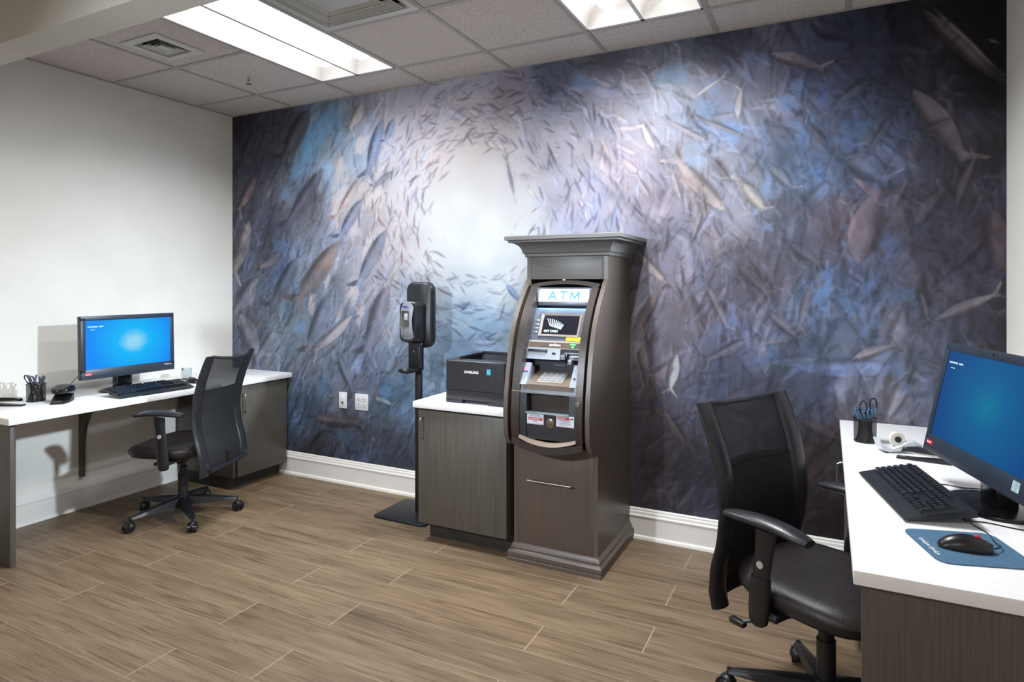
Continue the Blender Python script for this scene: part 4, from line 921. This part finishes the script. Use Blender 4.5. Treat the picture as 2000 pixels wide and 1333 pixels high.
def keyboard(loc, deg, label):
    """local: user sits at -x side... front edge at x=0, keys towards +x, y across"""
    r = root('keyboard', (loc[0], loc[1], HD), math.radians(deg), label, 'keyboard')
    slope = .135; Tm = Matrix.Translation((0, 0, .006)) @ Matrix.Rotation(-slope, 4, 'Y')
    def tm(mb): bmesh.ops.transform(mb.bm, matrix=Tm, verts=mb.bm.verts); return mb
    mb = MB().prism([(0, 0), (.178, 0), (.178, .017), (.160, .020), (.055, .013), (.052, .010), (.004, .004), (0, .003)], lambda u, v, t: (u, t, v), -.226, .226)
    bd = part('body', tm(mb), 'blackplastic', r, ang=20)
    part('foot', tm(MB().box(.155, .170, .17, .2, -.020, .002)), 'blackplastic', r); part('foot', tm(MB().box(.155, .170, -.2, -.17, -.020, .002)), 'blackplastic', r)
    cache = {}; leg = MB()
    def key(x, y, w, d=.0155, m='keys'):
        kk = (round(w, 4), round(d, 4), str(m))
        if kk not in cache:
            q = MB(); a, b = d/2, w/2
            q.loft([[(-a, -b, 0), (a, -b, 0), (a, b, 0), (-a, b, 0)], [(-a*.78, -b+.0022, .0085), (a*.72, -b+.0022, .0085), (a*.72, b-.0022, .0085), (-a*.78, b-.0022, .0085)]], True, True)
            finish(q.bm, False); me = bpy.data.meshes.new('key'); q.bm.to_mesh(me); q.bm.free(); me.materials.append(M['keys']); cache[kk] = me
        o = bpy.data.objects.new('key', cache[kk]); COL.objects.link(o); o.parent = r
        zt = .0125+(x-.055)*.066; o.matrix_local = Tm @ Matrix.Translation((x, y, zt)) @ Matrix.Rotation(-.066, 4, 'Y')
        K = o.matrix_local
        for a_ in ((-.0005, .0016),): leg.quad(*[K @ Vector(p) for p in ((a_[0], .0040, .0087), (a_[0]+.0034, .0040, .0087), (a_[0]+.0034, .0016, .0087), (a_[0], .0016, .0087))])
    # y runs from the user's left (+) to right (-)
    U = .019; L0 = .215
    rows_ = [(.154, [(0, 1), (2, 1), (3, 1), (4, 1), (5, 1), (6.5, 1), (7.5, 1), (8.5, 1), (9.5, 1), (11, 1), (12, 1), (13, 1), (14, 1)]),
             (.130, [(k, 1) for k in range(13)]+[(13, 2)]), (.1115, [(0, 1.5)]+[(1.5+k, 1) for k in range(12)]+[(13.5, 1.5)]),
             (.093, [(0, 1.75)]+[(1.75+k, 1) for k in range(11)]+[(12.75, 2.25)]), (.0745, [(0, 2.25)]+[(2.25+k, 1) for k in range(10)]+[(12.25, 2.75)]),
             (.0560+.0015, [(0, 1.5), (1.5, 1), (2.5, 1.25), (3.75, 6.25), (10, 1.25), (11.25, 1), (12.25, 1), (13.25, 1.75)])]
    s = .0187
    for x, ks_ in rows_:
        for a, w in ks_: key(x, L0-(a+w/2)*s, w*s-.0018)
        for q in range(3):
            if x == .093: continue
            if x == .0745 and q != 1: continue
            key(x, L0-(15.25+q+.5)*s, s-.0018)
    for q in range(4):
        for k, x in enumerate((.130, .1115, .093, .0745, .0575)):
            if q < 3 or k in (0, 2): key(x, L0-(18.5+q+.5)*s, s-.0018)
    key(.102, L0-(21.5+.5)*s, s-.0018, .034); key(.066, L0-(21.5+.5)*s, s-.0018, .034)
    part('key_legends', leg, white, r, smooth=False, kind='stuff')
    return r
keyboard((.612, -1.02), 180-3.5, 'black keyboard in front of the left computer')
keyboard((4.352, -1.185), 11.9, 'black keyboard with wide palm rest on the right countertop')
def mouse(loc, deg, label, redlogo):
    r = root('computer_mouse', loc, math.radians(deg), label, 'computer mouse')
    rings = []
    for q in range(17):
        t = q/16; x = -.056+.112*t; w = .031*math.sin(PI*(.04+.92*t))**.45*(1-.10*math.sin(PI*t)); h = .037*math.sin(PI*(.05+.80*t**.9))**.7
        rings.append([(x, w*math.cos(a)*(1 if math.sin(a) > .2 else .93), max(.0, h*math.sin(a))) for a in np.linspace(0, PI, 13)])
    part('shell', MB().loft(rings, True, True), 'glossblack' if False else mat('mouse_plastic', (26, 24, 26), .28, col2=(30, 28, 30), nscale=30), r, ang=70)
    part('scroll_wheel', MB().cyl((.026, -.004, .029), (.026, .004, .029), .009), flat((196, 40, 60), .4, 'red_wheel'), r, label='red scroll wheel')
    return r
mouse((.416, -.655, HD), 178, 'black mouse beside the left keyboard', False)
# mouse pad
A_ = Vector((4.386, -1.462)); B_ = Vector((4.446, -1.668)); nrm = Vector((.206, .060)); pts = [A_, B_, B_+nrm, A_+nrm]
def rpoly(pts, rd, n=8):
    out = []; N = len(pts)
    for i in range(N):
        p, a, b = pts[i], pts[i-1], pts[(i+1) % N]; u = (a-p).normalized(); v = (b-p).normalized(); s = p+u*rd; e = p+v*rd
        for k in range(n+1):
            t = k/n; out.append(s*(1-t)**2+p*2*t*(1-t)+e*t*t)
    return out
rp_ = rpoly(pts, .034)
cxy = (A_+B_+nrm*1)/2
r = root('mouse_pad', (cxy.x, cxy.y, HD), 0, 'blue-grey speckled mouse pad with white script at the right countertop corner', 'mouse pad')
part('mat_sheet', MB().loft([[(p.x, p.y, HD+.0002) for p in rp_], [(p.x, p.y, HD+.0035) for p in rp_]], True, True), mat('pad_cloth', (48, 82, 114), .75, col2=(84, 124, 152), nscale=700, detail=2, lo=.42, hi=.6), r, True, ang=30)
ab = (B_-A_).normalized(); pr_ = Vector((-ab.y, ab.x))
def sq(n, start, length, amp, seed):
    rr_ = random.Random(seed); out = []
    for k in range(n*8+1):
        t = k/(n*8); ph = t*n*2*PI; p = A_+ab*(start+length*t+.0016*math.cos(ph))+pr_*(.020+amp*math.sin(ph)*(1.0 if int(t*n) % 3 else 1.9))
        out.append((p.x, p.y, HD+.0038))
    return out
part('script_print', MB().tube(sq(6, .065, .050, .0036, 1), .0013, 5).tube(sq(5, .122, .045, .0038, 2), .0013, 5), white, r, True)
mouse((4.512, -1.552, HD+.0036), 3, 'black mouse with red scroll wheel on the blue mouse pad', True)
blk = 'glossblack'
def cable(name, pts, r_, label, cat='cable'):
    v = [Vector(p) for p in pts]; out = []
    for i in range(len(v)-1):
        p0, p1, p2, p3 = v[max(i-1, 0)], v[i], v[i+1], v[min(i+2, len(v)-1)]
        for k in range(6):
            t = k/6; out.append(.5*((2*p1)+(-p0+p2)*t+(2*p0-5*p1+4*p2-p3)*t*t+(-p0+3*p1-3*p2+p3)*t**3))
    out.append(v[-1]); single(name, MB().tube(out, r_, 6), blk, tuple(v[0]), label, cat)
z_ = HD+.002
cable('mouse_cable', [(4.568, -1.549, HD+.012), (4.590, -1.52, HD+.012), (4.588, -1.47, HD+.004), (4.585, -1.40, z_), (4.560, -1.33, z_+.001), (4.60, -1.31, z_), (4.68, -1.33, z_), (4.78, -1.30, z_)], .0016, 'thin black mouse cord kinked behind the blue mouse pad')
cable('keyboard_cable', [(4.520, -1.06, HD+.025), (4.550, -1.02, HD+.016), (4.60, -.98, z_), (4.70, -.96, z_)], .0022, 'thin black keyboard cord running under the right computer')
cable('mouse_cable', [(.36, -.655, HD+.008), (.27, -.70, z_), (.20, -.80, z_), (.16, -.86, z_), (.19, -.92, z_), (.16, -.98, z_+.03)], .0016, 'thin black cord looping behind the left keyboard')
cable('power_cord', [(.26, -1.34, HD+.05), (.20, -1.29, HD+.07), (.17, -1.24, HD+.10), (.2, -1.20, HD+.12)], .002, 'thin cord from the rounded desk gadget up behind the left computer')
# ------------------------------------------------------------------ PEN CUPS
mesh_cup = mat('wire_mesh_cup', (18, 18, 22), .4, alpha=.62)
def pencup(loc, rad, h, label, pens, glabel, group, col, seed, tall=.03, pcat='pen'):
    x, y, z = loc; r = root('pen_cup', loc, 0, label, 'pen holder')
    part('mesh_wall', MB().lathe([(rad*.97, .003), (rad, h-.002)], loc, 28), mesh_cup, r, True)
    part('rim', MB().tube([(x+rad*math.cos(t), y+rad*math.sin(t), z+h) for t in np.linspace(0, 2*PI, 28)], .0028, 6), blk, r, True)
    part('cup_base', MB().cyl((x, y, z), (x, y, z+.006), rad*.98, n=28), blk, r, True)
    rr_ = random.Random(seed)
    for k in range(pens):
        a = 2*PI*(k+rr_.uniform(-.12, .12))/pens; q = rr_.uniform(.56, .62)*rad; b = a+1.75; q2 = .72*rad
        p0 = Vector((x+q2*math.cos(b), y+q2*math.sin(b), z+.008)); p1 = Vector((x+(q*1.45)*math.cos(a), y+(q*1.45)*math.sin(a), z+h+rr_.uniform(tall, tall+.018)))
        d = (p1-p0).normalized()
        pr2 = root('pen', tuple(p0), 0, glabel, pcat, group); part('barrel', MB().cyl(p0, p1-d*.045, .0042, n=10), 'blackplastic', pr2, True)
        part('cap', MB().cyl(p1-d*.045, p1, .0052, .0046, n=10), col, pr2, True)
    return r
capb = mat('slate_pen_cap', (70, 100, 130), .35); capk = mat('grey_pen_cap', (72, 78, 96), .35)
pencup((.222, -1.487, HD), .046, .098, 'black wire mesh pen cup on the left countertop', 7, 'dark pen standing in the mesh cup on the left countertop', 'pens in the left cup', capk, 3, .036)
pencup((4.350, -.430, HD), .043, .100, 'black wire mesh cup at the far end of the right countertop', 13, 'slate blue pen bunched in the mesh cup on the right countertop', 'pens in the right cup', capb, 5, .028)
def scissors(loc, rot, lean, label, sc=1.0):
    r = root('scissors', loc, rot, label, 'scissors'); Tm = Matrix.Rotation(lean, 4, 'X')
    def tm(mb): bmesh.ops.transform(mb.bm, matrix=Tm, verts=mb.bm.verts); return mb
    for e in (-1, 1):
        part('blade', tm(MB().prism([(-.001, 0), (.005, .02), (.006, .09), (-.004, .09)], lambda u, v, t: (u*e+e*.002, t+e*.0012, v), -.0008, .0008)), 'steel', r)
        cx_ = e*.019; zz = .135+(.0 if e > 0 else -.012)*sc
        part('handle_loop', tm(MB().tube([(e*.003, 0, .088)]+[(cx_+.0135*math.cos(t), 0, zz+.026*math.sin(t)) for t in np.linspace(-PI/2-.6*e, 1.5*PI-.6*e, 22)], .0030, 8)), blk, r)
scissors((4.362, -.425, HD+.02), .25, 0, 'black-handled scissors standing in the right-hand mesh cup')
scissors((.248, -1.474, HD+.006), math.radians(-63), .50, 'black-handled scissors leaning out of the left mesh cup')
# clear holder by the left mouse
r = root('paper_clip_holder', (.238, -.57, HD), 0, 'small clear cylinder holder with black foot by the left computer', 'holder')
glassy = mat('clear_acrylic', (232, 238, 240), .05, trans=.9, ior=1.2)
part('foot', MB().cyl((.238, -.57, HD), (.238, -.57, HD+.008), .030, n=24), blk, r, True)
part('clear_wall', MB().lathe([(.032, .008), (.034, .078), (.031, .078), (.029, .010)], (.238, -.57, HD), 28), glassy, r, True)
part('magnet_tip', MB().cyl((.228, -.592, HD+.064), (.228, -.592, HD+.080), .004), blk, r, True)
# ------------------------------------------------------------------ STAPLERS, TAPE
def stapler(loc, deg, label):
    """local x: along the stapler, nose at +x"""
    r = root('stapler', loc, math.radians(deg), label, 'stapler')
    part('base', MB().prism([(-.085, 0), (.085, 0), (.088, .003), (.084, .008), (.04, .008), (-.03, .013), (-.085, .016)], lambda u, v, t: (u, t, v), -.016, .016), 'blackplastic', r, ang=30)
    part('magazine', MB().prism([(-.075, .018), (.066, .026), (.068, .034), (-.075, .030)], lambda u, v, t: (u, t, v), -.008, .008), 'steel', r, ang=30)
    part('top_arm', MB().prism([(-.085, .012), (-.08, .034), (-.03, .047), (.04, .046), (.068, .040), (.072, .026), (.05, .031), (-.04, .028)], lambda u, v, t: (u, t, v), -.0135, .0135), 'glossblack', r, ang=50)
    part('anvil', MB().box(.058, .078, -.007, .007, .008, .0095), 'steel', r)
    return r
stapler((.245, -1.635, HD), 28, 'black stapler at the near end of the left countertop')
r2 = stapler((4.53, -.665, HD), 172, 'black stapler beside the tape dispenser on the right countertop')
# black gadget (stapling machine) on left countertop
r = root('desk_gadget', (.36, -1.42, HD), math.radians(-42), 'rounded black desk device with flat metal-topped tongue beside the left computer', 'desk device')
rings = []
for q in range(13):
    t = q/12; x = -.05+.125*t*1.0; e = math.sin(PI*(.10+.86*t))**.45; w = .042*e; zt = .062+.016*math.sin(PI*(.15+.7*t)); zb_ = .034-.012*t
    rings.append([(x, w*math.copysign(abs(math.cos(a))**.7, math.cos(a)), zb_+(zt-zb_)*(.5+.5*math.copysign(abs(math.sin(a))**.7, math.sin(a))*e)) for a in np.linspace(0, 2*PI, 18, endpoint=False)])
TR = Matrix.Rotation(PI, 4, 'Z')
mb = MB().loft(rings, True, True); bmesh.ops.transform(mb.bm, matrix=TR, verts=mb.bm.verts); part('top_shell', mb, 'glossblack', r, ang=60)
rings = []
for q in range(11):
    t = q/10; x = -.085+.16*t; w = .036*math.sin(PI*(.12+.80*t))**.4; h = .010+.020*min(1, max(0, (t-.3)/.3))
    rings.append([(x, -w, .0), (x, w, .0), (x, w*.95, h), (x, -w*.95, h)])
mb = MB().loft(rings, True, True); bmesh.ops.transform(mb.bm, matrix=Matrix.Rotation(PI, 4, 'Z') @ Matrix.Identity(4), verts=mb.bm.verts); part('base_tongue', mb, 'blackplastic', r, ang=40)
part('metal_plate', MB().box(.045, .072, -.015, .015, .0095, .0112, .0005), 'steel', r)
r.scale = (1.3, 1.3, 1.2)
part('maker_plate', MB().box(.028, .0295, -.012, .010, .040, .050), flat((150, 140, 128), .4, 'plate'), r)
# tape dispenser
r = root('tape_dispenser', (4.455, -.555, HD), math.radians(18), 'light grey tape dispenser with clear tape roll on the right countertop', 'tape dispenser')
tgrey = mat('light_grey_shell', (206, 208, 212), .38, col2=(198, 200, 205), nscale=30)
top = [(-.078, .048), (-.074, .050), (-.062, .030), (-.045, .017), (-.025, .016), (0, .028), (.025, .042), (.05, .046), (.072, .040), (.078, .034)]
bot = [(.078, .030), (.06, .034), (.03, .026), (.0, .010), (-.04, .004), (-.066, .010)]
part('shell', MB().prism(top+bot, lambda u, v, t: (u, t, v), -.030, .030), tgrey, r, ang=35)
part('weighted_base', MB().prism([(-.055, 0), (.076, 0), (.076, .029), (.058, .033), (.03, .025), (0, .009), (-.04, .003)], lambda u, v, t: (u, t, v), -.0285, .0285), mat('mid_grey_base', (112, 116, 124), .5), r, ang=35)
tr = part('tape_roll', MB().lathe([(.012, -.010), (.027, -.010), (.027, .010), (.012, .010), (.012, -.010)], (0, 0, 0), 28), mat('tape', (226, 222, 208), .35), r)
tr.matrix_local = Matrix.Translation((-.002, 0, .050)) @ Matrix.Rotation(PI/2, 4, 'X')
part('roll_hub', MB().cyl((-.002, -.014, .050), (-.002, .014, .050), .0115), 'slotdark', r)
part('cutter', MB().box(-.080, -.072, -.011, .011, .046, .052, .0008), mat('clear_blade', (180, 205, 212), .2), r)
